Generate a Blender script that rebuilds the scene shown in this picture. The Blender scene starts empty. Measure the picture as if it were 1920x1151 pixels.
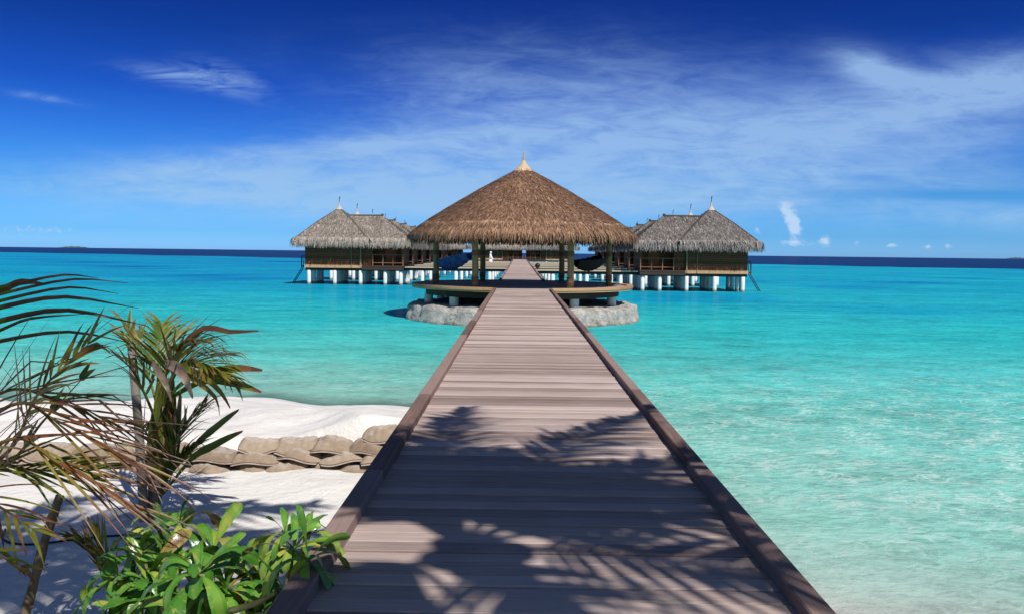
import bpy, math, random
import numpy as np
from mathutils import Vector, Matrix
R = math.radians
SC = bpy.context.scene
COL = SC.collection
random.seed(7)
RN = random.Random(11)

# ------------------------------------------------------------------ camera
F = 1478.0                      # focal length in pixels of the 1920 px wide photograph
CAMZ = 3.0
cam_d = bpy.data.cameras.new("camera")
cam = bpy.data.objects.new("camera", cam_d)
COL.objects.link(cam)
cam_d.sensor_width = 36.0
cam_d.lens = 36.0 * F / 1920.0
cam_d.clip_start = 0.05
cam_d.clip_end = 40000
CM = Matrix.Rotation(R(0.46), 3, 'Z') @ Matrix.Rotation(R(90 - 3.92), 3, 'X') @ Matrix.Rotation(R(0.67), 3, 'Z')
cam.matrix_world = Matrix.Translation((0, 0, CAMZ)) @ CM.to_4x4()
SC.camera = cam

def ray(px, py):
    return CM @ Vector(((px - 960) / F, -(py - 575.5) / F, -1))
def at(px, py, Y):              # world point at distance Y ahead
    d = ray(px, py); t = Y / d.y
    return Vector((d.x * t, Y, CAMZ + d.z * t))
def atz(px, py, z):             # world point at height z
    d = ray(px, py); t = (z - CAMZ) / d.z
    return Vector((d.x * t, d.y * t, z))

# ------------------------------------------------------------------ sun, sky, exposure
SUN_EL = 52.0
SUN_AZ = (0.52, -0.854)         # horizontal direction towards the sun
se, ce = math.sin(R(SUN_EL)), math.cos(R(SUN_EL))
to_sun = Vector((SUN_AZ[0] * ce, SUN_AZ[1] * ce, se))
sl = bpy.data.lights.new("sun", 'SUN')
sl.energy = 5.0
sl.angle = R(0.53)
sl.color = (1.0, 0.95, 0.88)
sun = bpy.data.objects.new("sun", sl)
COL.objects.link(sun)
sun.rotation_euler = to_sun.to_track_quat('Z', 'Y').to_euler()
sun.location = (20, -30, 60)
SC.view_settings.view_transform = 'Standard'
SC.view_settings.look = 'None'
SC.view_settings.exposure = 0.08
SC.view_settings.gamma = 1.0
SC.cycles.use_denoising = True
SC.cycles.max_bounces = 8
SC.cycles.transparent_max_bounces = 16
SC.cycles.sample_clamp_indirect = 6
SC.render.film_transparent = False

class NT:
    """small helper round a node tree"""
    def __init__(s, tree):
        s.t = tree; tree.nodes.clear()
    def n(s, typ, **kw):
        nd = s.t.nodes.new(typ)
        for k, v in kw.items(): setattr(nd, k, v)
        return nd
    def link(s, a, b): s.t.links.new(a, b)
    def put(s, sock, v):
        if hasattr(v, 'links') or isinstance(v, bpy.types.NodeSocket): s.link(v, sock)
        elif v is not None: sock.default_value = v
    def m(s, op, a, b=None, c=None, clamp=False):
        nd = s.n('ShaderNodeMath', operation=op); nd.use_clamp = clamp
        s.put(nd.inputs[0], a)
        if b is not None: s.put(nd.inputs[1], b)
        if c is not None: s.put(nd.inputs[2], c)
        return nd.outputs[0]
    def mix(s, f, a, b, mode='MIX'):
        nd = s.n('ShaderNodeMix', data_type='RGBA', blend_type=mode)
        s.put(nd.inputs[0], f)
        s.put(nd.inputs[6], a if not isinstance(a, tuple) else (*a[:3], 1))
        s.put(nd.inputs[7], b if not isinstance(b, tuple) else (*b[:3], 1))
        return nd.outputs[2]
    def ramp(s, f, pts, interp='LINEAR'):
        nd = s.n('ShaderNodeValToRGB'); cr = nd.color_ramp; cr.interpolation = interp
        while len(cr.elements) < len(pts): cr.elements.new(0.5)
        for e, (p, c) in zip(cr.elements, pts):
            e.position = p
            e.color = (c, c, c, 1) if isinstance(c, (int, float)) else (*c, 1)
        s.put(nd.inputs[0], f)
        return nd.outputs[0]
    def step(s, x, a, b):       # smoothstep a..b
        nd = s.n('ShaderNodeMapRange', interpolation_type='SMOOTHSTEP')
        s.put(nd.inputs[0], x); nd.inputs[1].default_value = a; nd.inputs[2].default_value = b
        nd.inputs[3].default_value = 0; nd.inputs[4].default_value = 1
        return nd.outputs[0]
    def mapping(s, vec, scale=(1, 1, 1), rot=(0, 0, 0), loc=(0, 0, 0)):
        nd = s.n('ShaderNodeMapping'); s.put(nd.inputs[0], vec)
        nd.inputs[1].default_value = loc; nd.inputs[2].default_value = rot; nd.inputs[3].default_value = scale
        return nd.outputs[0]
    def noise(s, vec, scale, detail=4, rough=0.55, dist=0.0, out=0):
        nd = s.n('ShaderNodeTexNoise'); s.put(nd.inputs['Vector'], vec)
        nd.inputs['Scale'].default_value = scale; nd.inputs['Detail'].default_value = detail
        nd.inputs['Roughness'].default_value = rough; nd.inputs['Distortion'].default_value = dist
        return nd.outputs[out]
    def bump(s, h, strength, dist=0.02, normal=None):
        nd = s.n('ShaderNodeBump'); s.put(nd.inputs['Height'], h)
        nd.inputs['Strength'].default_value = strength; nd.inputs['Distance'].default_value = dist
        if normal is not None: s.link(normal, nd.inputs['Normal'])
        return nd.outputs[0]

w = bpy.data.worlds.new("World"); SC.world = w; w.use_nodes = True
W = NT(w.node_tree)
sky = W.n('ShaderNodeTexSky', sky_type='NISHITA')
sky.sun_disc = False
sky.sun_elevation = R(SUN_EL)
sky.sun_rotation = math.atan2(SUN_AZ[0], SUN_AZ[1])
sky.altitude = 0; sky.air_density = 1.0; sky.dust_density = 0.6; sky.ozone_density = 2.0
tc = W.n('ShaderNodeTexCoord')
sep = W.n('ShaderNodeSeparateXYZ'); W.link(tc.outputs['Generated'], sep.inputs[0])
dx, dy, dz = sep.outputs
ay = W.m('MAXIMUM', W.m('ABSOLUTE', dy), 0.05)
u = W.m('DIVIDE', dx, ay)       # tangent coordinates of the sky around the north
v = W.m('DIVIDE', dz, ay)
comb = W.n('ShaderNodeCombineXYZ'); W.link(u, comb.inputs[0]); W.link(v, comb.inputs[1]); W.link(dy, comb.inputs[2])
uv = comb.outputs[0]
# the deep polarised blue of the tropical sky: filter on the physical sky, by elevation
filt = W.ramp(W.m('MULTIPLY', dz, 2.0), [(p_, tuple(c_ / 2.4 for c_ in col_)) for p_, col_ in
               [(0.0, (0.44, 1.0, 2.2)), (0.016, (0.38, 0.94, 2.05)), (0.045, (0.24, 0.74, 1.72)), (0.144, (0.165, 0.55, 1.22)), (0.258, (0.088, 0.37, 1.06)), (0.368, (0.043, 0.21, 0.84)), (0.5, (0.025, 0.135, 0.58)), (0.6, (0.022, 0.108, 0.52)), (0.78, (0.10, 0.17, 0.44)), (1.0, (0.34, 0.43, 0.6))]])
fsc = W.n('ShaderNodeVectorMath', operation='SCALE'); W.link(filt, fsc.inputs[0]); fsc.inputs['Scale'].default_value = 2.4
filt = W.mix(W.step(dy, 0.0, -0.35), fsc.outputs[0], (0.42, 0.52, 0.7))
base = W.mix(1.0, sky.outputs[0], filt, 'MULTIPLY')
def blob(cu, cv, su, sv, rot=0.0):
    c, sn = math.cos(rot), math.sin(rot)
    du = W.m('SUBTRACT', u, cu); dv = W.m('SUBTRACT', v, cv)
    a = W.m('ADD', W.m('MULTIPLY', du, c / su), W.m('MULTIPLY', dv, sn / su))
    b = W.m('ADD', W.m('MULTIPLY', du, -sn / sv), W.m('MULTIPLY', dv, c / sv))
    r2 = W.m('ADD', W.m('MULTIPLY', a, a), W.m('MULTIPLY', b, b))
    return W.m('EXPONENT', W.m('MULTIPLY', r2, -1.0))
def total(xs):
    o = xs[0]
    for x in xs[1:]: o = W.m('ADD', o, x)
    return o
ci_vec = W.mapping(uv, scale=(2.4, 8.0, 1.0), rot=(0, 0, R(16)))
ci1 = W.noise(ci_vec, 2.1, 8, 0.62, 0.7)
ci2 = W.noise(W.mapping(uv, scale=(5, 22, 1), rot=(0, 0, R(14))), 2.4, 6, 0.65, 0.9)
ci3 = W.noise(W.mapping(uv, scale=(2.0, 3.6, 1), loc=(3, 1, 0)), 2.0, 3, 0.5, 0.2)
cir = W.m('ADD', W.m('MULTIPLY', ci1, 0.50), W.m('ADD', W.m('MULTIPLY', ci2, 0.40), W.m('MULTIPLY', ci3, 0.30)))
def wb(a, *k): return W.m('MULTIPLY', blob(*k), a)
sheet = total([wb(1.0, 0.36, 0.155, 0.34, 0.062, R(2)), wb(0.65, 0.02, 0.145, 0.22, 0.055, R(-6)), wb(0.8, 0.155, 0.088, 0.42, 0.035), wb(1.0, -0.27, 0.117, 0.22, 0.026, R(3)),
               wb(0.8, -0.42, 0.080, 0.30, 0.024), wb(0.5, 0.02, 0.225, 0.22, 0.05), wb(0.6, 0.0, 0.06, 0.5, 0.03), wb(0.9, 0.60, 0.222, 0.12, 0.035, R(8)), wb(0.9, 0.435, 0.235, 0.055, 0.02, R(-14)), wb(0.6, 0.62, 0.05, 0.14, 0.02),
               wb(-0.7, 0.55, 0.078, 0.13, 0.007), wb(0.35, -0.35, 0.045, 0.3, 0.03)])
sheet = W.m('MINIMUM', W.m('MAXIMUM', sheet, 0.0), 1.1)
cirrus = W.m('MULTIPLY', sheet, W.m('ADD', 0.14, W.m('MULTIPLY', W.step(W.m('ADD', cir, W.m('MULTIPLY', sheet, 0.16)), 0.48, 0.95), 1.0)), clamp=True)
c_b = W.m('MULTIPLY', total([blob(-0.42, 0.2135, 0.065, 0.0105, R(-9)), W.m('MULTIPLY', blob(-0.365, 0.212, 0.045, 0.016, R(-20)), 0.7), W.m('MULTIPLY', blob(-0.60, 0.187, 0.04, 0.0045, R(-8)), 0.6)]),
          W.m('MULTIPLY', W.step(ci2, 0.30, 0.70), 0.85), clamp=True)
cu_n = W.noise(W.mapping(uv, scale=(1, 1.25, 1)), 85, 7, 0.68, 0.5)
cu_m = total([blob(0.334, 0.060, 0.011, 0.010), blob(0.343, 0.046, 0.012, 0.012), W.m('MULTIPLY', blob(0.347, 0.032, 0.011, 0.012), 0.85), W.m('MULTIPLY', blob(0.345, 0.017, 0.03, 0.006), 0.6),
              W.m('MULTIPLY', blob(0.386, 0.019, 0.012, 0.008), 0.8), W.m('MULTIPLY', blob(0.301, 0.032, 0.008, 0.006), 0.62), W.m('MULTIPLY', blob(0.425, 0.017, 0.007, 0.005), 0.55),
              W.m('MULTIPLY', blob(0.470, 0.015, 0.009, 0.0035), 0.8), W.m('MULTIPLY', blob(0.513, 0.014, 0.009, 0.0035), 0.8), W.m('MULTIPLY', blob(0.540, 0.0145, 0.007, 0.0045), 0.65), W.m('MULTIPLY', blob(-0.62, 0.022, 0.08, 0.009), 0.55)])
cumulus = W.m('MULTIPLY', W.step(W.m('ADD', W.m('MULTIPLY', cu_n, 1.3), W.m('MULTIPLY', cu_m, 0.7)), 0.86, 1.4), 0.85, clamp=True)
dens = W.m('MAXIMUM', W.m('MAXIMUM', cirrus, c_b), cumulus, clamp=True)
front = W.step(dy, 0.0, 0.25)
dens = W.m('MULTIPLY', dens, front)
cl_col = W.mix(cumulus, W.mix(W.step(dz, 0.0, 0.22), (3.3, 5.5, 8.2), (3.1, 5.0, 8.0)), (6.6, 7.6, 8.8))
skyc = W.mix(W.m('MULTIPLY', dens, 0.82), base, cl_col)
bg = W.n('ShaderNodeBackground'); W.link(skyc, bg.inputs[0]); bg.inputs[1].default_value = 0.1
wo = W.n('ShaderNodeOutputWorld'); W.link(bg.outputs[0], wo.inputs[0])

# ------------------------------------------------------------------ mesh helper, tags
class MB:
    def __init__(s): s.v = []; s.f = []; s.t = []
    def add(s, vs, fs, tone=0.5):
        o = len(s.v); s.v.extend([tuple(p) for p in vs]); s.f.extend([tuple(i + o for i in f) for f in fs])
        s.t.extend([tone] * len(fs) if not isinstance(tone, (list, tuple)) else tone)
    def box(s, a, b, tone=0.5, jit=0.0):
        (x0, y0, z0), (x1, y1, z1) = a, b
        vs = [(x0, y0, z0), (x1, y0, z0), (x1, y1, z0), (x0, y1, z0), (x0, y0, z1), (x1, y0, z1), (x1, y1, z1), (x0, y1, z1)]
        if jit: vs = [(x + RN.uniform(-jit, jit), y + RN.uniform(-jit, jit), z + RN.uniform(-jit, jit)) for x, y, z in vs]
        s.add(vs, [(0, 3, 2, 1), (4, 5, 6, 7), (0, 1, 5, 4), (1, 2, 6, 5), (2, 3, 7, 6), (3, 0, 4, 7)], tone)
    def tube(s, pts, rad, n=8, tone=0.5, cap=True):
        pts = [Vector(p) for p in pts]; rings = []; vs = []
        if not isinstance(rad, (list, tuple)): rad = [rad] * len(pts)
        up = None
        for i, p in enumerate(pts):
            d = (pts[min(i + 1, len(pts) - 1)] - pts[max(i - 1, 0)]).normalized()
            if up is None:
                up = Vector((0, 0, 1)) if abs(d.z) < 0.9 else Vector((1, 0, 0))
            a = d.cross(up).normalized(); b = a.cross(d).normalized(); up = b
            for k in range(n):
                t = 2 * math.pi * k / n
                vs.append(p + (a * math.cos(t) + b * math.sin(t)) * rad[i])
        fs = []
        for i in range(len(pts) - 1):
            for k in range(n):
                fs.append((i * n + k, i * n + (k + 1) % n, (i + 1) * n + (k + 1) % n, (i + 1) * n + k))
        if cap:
            fs.append(tuple(range(n))[::-1]); fs.append(tuple((len(pts) - 1) * n + k for k in range(n)))
        s.add(vs, fs, tone)
    def lathe(s, prof, n=24, c=(0, 0, 0), tone=0.5, cap=True):
        vs = []; fs = []
        for r, z in prof:
            for k in range(n):
                t = 2 * math.pi * k / n
                vs.append((c[0] + r * math.cos(t), c[1] + r * math.sin(t), c[2] + z))
        for i in range(len(prof) - 1):
            for k in range(n):
                fs.append((i * n + k, i * n + (k + 1) % n, (i + 1) * n + (k + 1) % n, (i + 1) * n + k))
        if cap:
            fs.append(tuple(range(n))[::-1]); fs.append(tuple((len(prof) - 1) * n + k for k in range(n)))
        s.add(vs, fs, tone)
    def strip(s, pts, sides, widths, tone=0.5, fold=0.0, nrm=None):
        """ribbon along pts; fold lifts the two margins to a shallow V"""
        vs = []; fs = []; k = 3
        for i, p in enumerate(pts):
            p = Vector(p); sd = sides[i] if isinstance(sides, list) else sides
            n_ = (nrm[i] if isinstance(nrm, list) else nrm) if nrm is not None else Vector((0, 0, 1))
            h = widths[i] * 0.5
            vs += [p - sd * h + n_ * (fold * h), p, p + sd * h + n_ * (fold * h)]
        for i in range(len(pts) - 1):
            a = i * 3
            fs += [(a, a + 1, a + 4, a + 3), (a + 1, a + 2, a + 5, a + 4)]
        if isinstance(tone, list): tone = [t for t in tone for _ in (0, 1)]
        s.add(vs, fs, tone)
    def build(s, name, mat, parent=None, smooth=False):
        me = bpy.data.meshes.new(name)
        me.from_pydata(s.v, [], s.f); me.update()
        at_ = me.attributes.new('tone', 'FLOAT', 'FACE')
        at_.data.foreach_set('value', np.array(s.t, dtype=np.float32))
        if smooth: me.polygons.foreach_set('use_smooth', [True] * len(me.polygons))
        me.materials.append(mat)
        o = bpy.data.objects.new(name, me); COL.objects.link(o)
        if parent is not None: o.parent = parent
        return o

def tag(o, label, cat, group=None):
    o['label'] = label; o['category'] = cat
    if group: o['group'] = group
    return o
def struct(o, kind='structure'):
    o['kind'] = kind; return o
def thing(name, label, cat, loc=(0, 0, 0), group=None):
    o = bpy.data.objects.new(name, None); COL.objects.link(o); o.location = loc
    o.empty_display_size = 0.2
    return tag(o, label, cat, group)
def copy_tree(o, loc=None, label=None):
    def rec(a, par):
        c = a.copy(); COL.objects.link(c)
        if par is not None: c.parent = par
        for ch in list(a.children): rec(ch, c)
        return c
    r = rec(o, None)
    if loc is not None: r.location = loc
    if label: r['label'] = label
    return r

# ------------------------------------------------------------------ materials
def mat(name):
    m = bpy.data.materials.new(name); m.use_nodes = True
    T = NT(m.node_tree)
    out = T.n('ShaderNodeOutputMaterial')
    p = T.n('ShaderNodeBsdfPrincipled'); T.link(p.outputs[0], out.inputs[0])
    return m, T, p, out
def attr(T, name='tone'):
    a = T.n('ShaderNodeAttribute'); a.attribute_name = name
    return a.outputs['Fac']
def objco(T): return T.n('ShaderNodeTexCoord').outputs['Object']
def pos(T): return T.n('ShaderNodeNewGeometry').outputs['Position']
def island(T): return T.n('ShaderNodeNewGeometry').outputs['Random Per Island']

def wood_mat(name, c0, c1, c2, grain=(0.6, 14, 14), rough=0.75, spec=0.25, bump=0.25, pale=0.0, palec=(0.5, 0.47, 0.45)):
    m, T, p, o = mat(name)
    P = pos(T); isl = island(T)
    off = T.n('ShaderNodeCombineXYZ'); T.link(T.m('MULTIPLY', isl, 37.0), off.inputs[0]); T.link(T.m('MULTIPLY', isl, 91.0), off.inputs[1])
    va = T.n('ShaderNodeVectorMath', operation='ADD'); T.link(P, va.inputs[0]); T.link(off.outputs[0], va.inputs[1])
    g = T.noise(T.mapping(va.outputs[0], scale=grain), 3.0, 7, 0.65, 0.4)
    big = T.noise(P, 0.9, 3, 0.5)
    f = T.m('ADD', T.m('MULTIPLY', g, 0.6), T.m('ADD', T.m('MULTIPLY', isl, 0.5), T.m('MULTIPLY', big, 0.22)))
    c = T.ramp(f, [(0.28, c0), (0.6, c1), (0.9, c2)])
    if pale:
        g2 = T.noise(T.mapping(va.outputs[0], scale=(grain[0] * 0.8, grain[1] * 1.6, grain[2])), 2.2, 6, 0.7, 0.6)
        k = T.m('MULTIPLY', T.step(T.m('ADD', T.m('MULTIPLY', g2, 0.7), T.m('MULTIPLY', big, 0.35)), 0.52, 0.75), pale)
        c = T.mix(k, c, palec)
    T.link(c, p.inputs['Base Color'])
    p.inputs['Roughness'].default_value = rough; p.inputs['Specular IOR Level'].default_value = spec
    T.link(T.bump(g, bump, 0.006), p.inputs['Normal'])
    return m
M = {}
M['deck'] = wood_mat('weathered_deck_wood', (0.13, 0.09, 0.077), (0.29, 0.217, 0.19), (0.47, 0.372, 0.33), grain=(0.9, 26, 8), pale=0.65, palec=(0.46, 0.42, 0.41), rough=0.7)
M['curb'] = wood_mat('curb_wood', (0.085, 0.05, 0.04), (0.165, 0.105, 0.088), (0.26, 0.18, 0.155), grain=(22, 0.9, 22), pale=0.35, palec=(0.32, 0.28, 0.27), rough=0.88, spec=0.12, bump=0.5)
M['rim'] = wood_mat('pale_rim_wood', (0.28, 0.14, 0.07), (0.47, 0.265, 0.14), (0.62, 0.40, 0.24), grain=(2, 2, 22))
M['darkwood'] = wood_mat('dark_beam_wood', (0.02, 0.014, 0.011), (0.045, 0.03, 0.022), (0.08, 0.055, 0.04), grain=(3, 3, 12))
M['post'] = wood_mat('round_post_wood', (0.12, 0.085, 0.04), (0.22, 0.16, 0.075), (0.36, 0.27, 0.15), grain=(9, 9, 0.9))
M['rope'] = wood_mat('rope_binding', (0.08, 0.04, 0.025), (0.14, 0.075, 0.045), (0.2, 0.11, 0.07), grain=(3, 3, 60))
M['walk'] = wood_mat('walkway_wood', (0.26, 0.19, 0.13), (0.42, 0.33, 0.24), (0.58, 0.49, 0.38), grain=(14, 0.8, 8))
M['rail'] = wood_mat('veranda_rail_wood', (0.10, 0.045, 0.025), (0.19, 0.09, 0.05), (0.30, 0.16, 0.1), grain=(4, 4, 4))
M['door'] = wood_mat('red_brown_door', (0.16, 0.04, 0.015), (0.30, 0.085, 0.03), (0.42, 0.14, 0.06), grain=(8, 8, 1))
M['finial'] = wood_mat('finial_cap', (0.24, 0.21, 0.18), (0.40, 0.36, 0.31), (0.56, 0.52, 0.47), grain=(10, 10, 2))
M['cap'] = wood_mat('straw_cap', (0.28, 0.19, 0.11), (0.45, 0.33, 0.21), (0.6, 0.47, 0.33), grain=(14, 14, 2))

def wall_mat():
    m, T, p, o = mat('dark_board_wall')
    P = objco(T)
    sp = T.n('ShaderNodeSeparateXYZ'); T.link(P, sp.inputs[0])
    z = T.m('MULTIPLY', sp.outputs[2], 1 / 0.17)
    row = T.m('FLOOR', z); fr = T.m('SUBTRACT', z, row)
    wn = T.n('ShaderNodeTexWhiteNoise', noise_dimensions='1D'); T.link(row, wn.inputs['W'])
    g = T.noise(T.mapping(P, scale=(0.5, 0.5, 16)), 3, 6, 0.65, 0.3)
    st = T.noise(T.mapping(P, scale=(7, 7, 0.35)), 2.2, 4, 0.6)
    f = T.m('ADD', T.m('MULTIPLY', g, 0.55), T.m('ADD', T.m('MULTIPLY', wn.outputs[0], 0.22), T.m('MULTIPLY', st, 0.35)))
    c = T.ramp(f, [(0.3, (0.10, 0.033, 0.014)), (0.6, (0.22, 0.076, 0.031)), (0.9, (0.36, 0.15, 0.07))])
    gap = T.m('LESS_THAN', fr, 0.09)
    c = T.mix(gap, c, (0.012, 0.008, 0.006))
    T.link(c, p.inputs['Base Color']); p.inputs['Roughness'].default_value = 0.8; p.inputs['Specular IOR Level'].default_value = 0.15
    T.link(T.bump(T.m('SUBTRACT', 1.0, gap), 0.5, 0.02), p.inputs['Normal'])
    return m
M['wall'] = wall_mat()

def thatch_mat(name, pts):
    m, T, p, o = mat(name)
    P = objco(T)
    f = T.m('ADD', T.m('MULTIPLY', attr(T), 0.72), T.m('MULTIPLY', T.noise(P, 1.1, 4, 0.6), 0.34))
    T.link(T.ramp(f, pts), p.inputs['Base Color'])
    p.inputs['Roughness'].default_value = 0.85; p.inputs['Specular IOR Level'].default_value = 0.12
    T.link(T.bump(T.noise(T.mapping(P, scale=(30, 30, 6)), 2, 3, 0.6), 0.35, 0.02), p.inputs['Normal'])
    return m
M['thatch'] = thatch_mat('brown_thatch', [(0.08, (0.04, 0.023, 0.016)), (0.34, (0.12, 0.066, 0.043)), (0.6, (0.215, 0.122, 0.077)), (0.85, (0.37, 0.232, 0.145)), (1.0, (0.50, 0.37, 0.25))])
M['thatch_grey'] = thatch_mat('grey_thatch', [(0.08, (0.05, 0.042, 0.036)), (0.34, (0.145, 0.122, 0.102)), (0.6, (0.25, 0.215, 0.183)), (0.85, (0.41, 0.36, 0.31)), (1.0, (0.56, 0.51, 0.45))])

M['thatch_dark'] = thatch_mat('dark_grey_thatch', [(0.08, (0.04, 0.035, 0.033)), (0.34, (0.10, 0.088, 0.080)), (0.6, (0.18, 0.16, 0.148)), (0.85, (0.33, 0.30, 0.275)), (1.0, (0.50, 0.46, 0.43))])
def simple(name, c, rough=0.6, spec=0.4, var=0.0, scale=6.0, bump=0.0, metal=0.0):
    m, T, p, o = mat(name)
    if var:
        nz = T.noise(objco(T), scale, 6, 0.6)
        T.link(T.mix(nz, tuple(x * (1 - var) for x in c), tuple(min(1, x * (1 + var)) for x in c)), p.inputs['Base Color'])
        if bump: T.link(T.bump(nz, bump, 0.03), p.inputs['Normal'])
    else: p.inputs['Base Color'].default_value = (*c, 1)
    p.inputs['Roughness'].default_value = rough; p.inputs['Specular IOR Level'].default_value = spec; p.inputs['Metallic'].default_value = metal
    return m
def pile_mat():
    m, T, p, o = mat('white_concrete_pile')
    P = pos(T); sp = T.n('ShaderNodeSeparateXYZ'); T.link(P, sp.inputs[0])
    nz = T.noise(T.mapping(P, scale=(3, 3, 1)), 2.5, 5, 0.6)
    c = T.mix(T.step(nz, 0.45, 0.8), (0.76, 0.77, 0.74), (0.56, 0.55, 0.50))
    tide = T.step(T.m('ADD', sp.outputs[2], T.m('MULTIPLY', nz, 0.25)), 0.42, 0.2)      # weed line just over the water
    c = T.mix(T.m('MULTIPLY', tide, 0.85), c, (0.13, 0.11, 0.07))
    T.link(c, p.inputs['Base Color']); p.inputs['Roughness'].default_value = 0.8
    return m
M['pile'] = pile_mat()
M['metal'] = simple('dark_metal', (0.02, 0.022, 0.025), 0.35, 0.5)
M['lamp'] = simple('black_lamp', (0.012, 0.012, 0.013), 0.12, 0.6)
M['ladder'] = simple('blue_grey_ladder', (0.03, 0.06, 0.09), 0.4, 0.5)
M['white'] = simple('white_paint', (0.8, 0.8, 0.78), 0.6, 0.3, 0.06)
M['cable'] = simple('black_cable', (0.012, 0.012, 0.014), 0.6, 0.3)
M['far_green'] = simple('far_island_green', (0.05, 0.085, 0.10), 0.9, 0.1, 0.4, 0.02)

def cloth_mat(name, c):
    m, T, p, o = mat(name)
    nz = T.noise(objco(T), 3.5, 6, 0.6, 0.8)
    T.link(T.mix(T.step(nz, 0.3, 0.75), tuple(x * 0.55 for x in c), tuple(x * 1.3 for x in c)), p.inputs['Base Color'])
    p.inputs['Roughness'].default_value = 0.75; p.inputs['Specular IOR Level'].default_value = 0.15
    T.link(T.bump(nz, 0.5, 0.05), p.inputs['Normal'])
    return m
M['blue_cloth'] = cloth_mat('navy_cloth', (0.045, 0.085, 0.27))
M['dark_cloth'] = cloth_mat('charcoal_cloth', (0.006, 0.006, 0.007))

def rock_mat():
    m, T, p, o = mat('coral_rock')
    P = pos(T)
    a = T.noise(P, 1.8, 8, 0.68); b = T.noise(P, 11, 6, 0.7)
    sp = T.n('ShaderNodeSeparateXYZ'); T.link(P, sp.inputs[0])
    c = T.ramp(T.m('ADD', T.m('MULTIPLY', a, 0.6), T.m('MULTIPLY', b, 0.45)), [(0.36, (0.10, 0.092, 0.08)), (0.46, (0.28, 0.265, 0.24)), (0.58, (0.45, 0.43, 0.40)), (0.75, (0.58, 0.56, 0.52))])
    wet = T.step(T.m('ADD', sp.outputs[2], T.m('MULTIPLY', a, 0.3)), 0.30, 0.12)
    c = T.mix(T.m('MULTIPLY', wet, 0.7), c, (0.09, 0.08, 0.05))
    T.link(c, p.inputs['Base Color']); p.inputs['Roughness'].default_value = 0.9; p.inputs['Specular IOR Level'].default_value = 0.2
    T.link(T.bump(T.m('ADD', a, T.m('MULTIPLY', b, 0.5)), 0.9, 0.16), p.inputs['Normal'])
    return m
M['rock'] = rock_mat()

def sand_mat():
    m, T, p, o = mat('coral_sand')
    P = pos(T)
    a = T.noise(P, 0.8, 5, 0.6); b = T.noise(P, 26, 6, 0.7); s = T.noise(P, 60, 3, 0.7)
    c = T.mix(T.step(a, 0.35, 0.7), (0.64, 0.615, 0.58), (0.735, 0.71, 0.675))
    c = T.mix(T.m('MULTIPLY', T.step(s, 0.66, 0.76), 0.45), c, (0.24, 0.21, 0.18))
    c = T.mix(T.m('MULTIPLY', T.step(b, 0.6, 0.85), 0.3), c, (0.48, 0.43, 0.38))
    sy = T.n('ShaderNodeSeparateXYZ'); T.link(P, sy.inputs[0])
    c = T.mix(T.m('MULTIPLY', T.step(T.m('ADD', sy.outputs[2], T.m('MULTIPLY', a, 0.06)), 0.11, 0.06), 0.28), c, (0.40, 0.36, 0.31))   # wet sand at the waterline
    T.link(c, p.inputs['Base Color']); p.inputs['Roughness'].default_value = 0.95; p.inputs['Specular IOR Level'].default_value = 0.1
    sz = T.n('ShaderNodeSeparateXYZ'); T.link(P, sz.inputs[0])
    h = T.m('ADD', T.m('MULTIPLY', T.noise(P, 3.2, 5, 0.6), 1.0), T.m('MULTIPLY', b, 0.25))
    T.link(T.bump(h, 0.75, 0.08), p.inputs['Normal'])
    return m
M['sand'] = sand_mat()

def bag_mat():
    m, T, p, o = mat('burlap_sack')
    P = pos(T); isl = T.n('ShaderNodeObjectInfo').outputs['Random']
    a = T.noise(P, 7, 6, 0.65); wv = T.noise(T.mapping(P, scale=(90, 90, 90)), 3, 2, 0.5)
    c = T.ramp(T.m('ADD', T.m('MULTIPLY', a, 0.65), T.m('MULTIPLY', isl, 0.3)), [(0.25, (0.20, 0.145, 0.10)), (0.5, (0.33, 0.255, 0.185)), (0.8, (0.44, 0.36, 0.275))])
    c = T.mix(T.m('MULTIPLY', wv, 0.35), c, (0.2, 0.15, 0.11))
    c = T.mix(T.m('MULTIPLY', T.step(T.noise(P, 3.5, 5, 0.7, 0.5), 0.5, 0.72), 0.6), c, (0.15, 0.115, 0.085))
    c = T.mix(T.step(attr(T), 0.8, 0.9), c, (0.17, 0.10, 0.075))
    g = T.n('ShaderNodeNewGeometry'); nz = T.n('ShaderNodeSeparateXYZ'); T.link(g.outputs['Normal'], nz.inputs[0])
    dust = T.m('MULTIPLY', T.step(T.m('ADD', nz.outputs[2], T.m('MULTIPLY', T.noise(P, 18, 5, 0.7), 0.5)), 0.98, 1.35), 0.55)
    c = T.mix(dust, c, (0.55, 0.52, 0.48))      # sand lying on the upper side
    T.link(c, p.inputs['Base Color']); p.inputs['Roughness'].default_value = 0.95; p.inputs['Specular IOR Level'].default_value = 0.1
    T.link(T.bump(T.m('ADD', T.m('MULTIPLY', a, 1.0), T.m('MULTIPLY', wv, 0.3)), 0.5, 0.03), p.inputs['Normal'])
    return m
M['bag'] = bag_mat()

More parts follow.
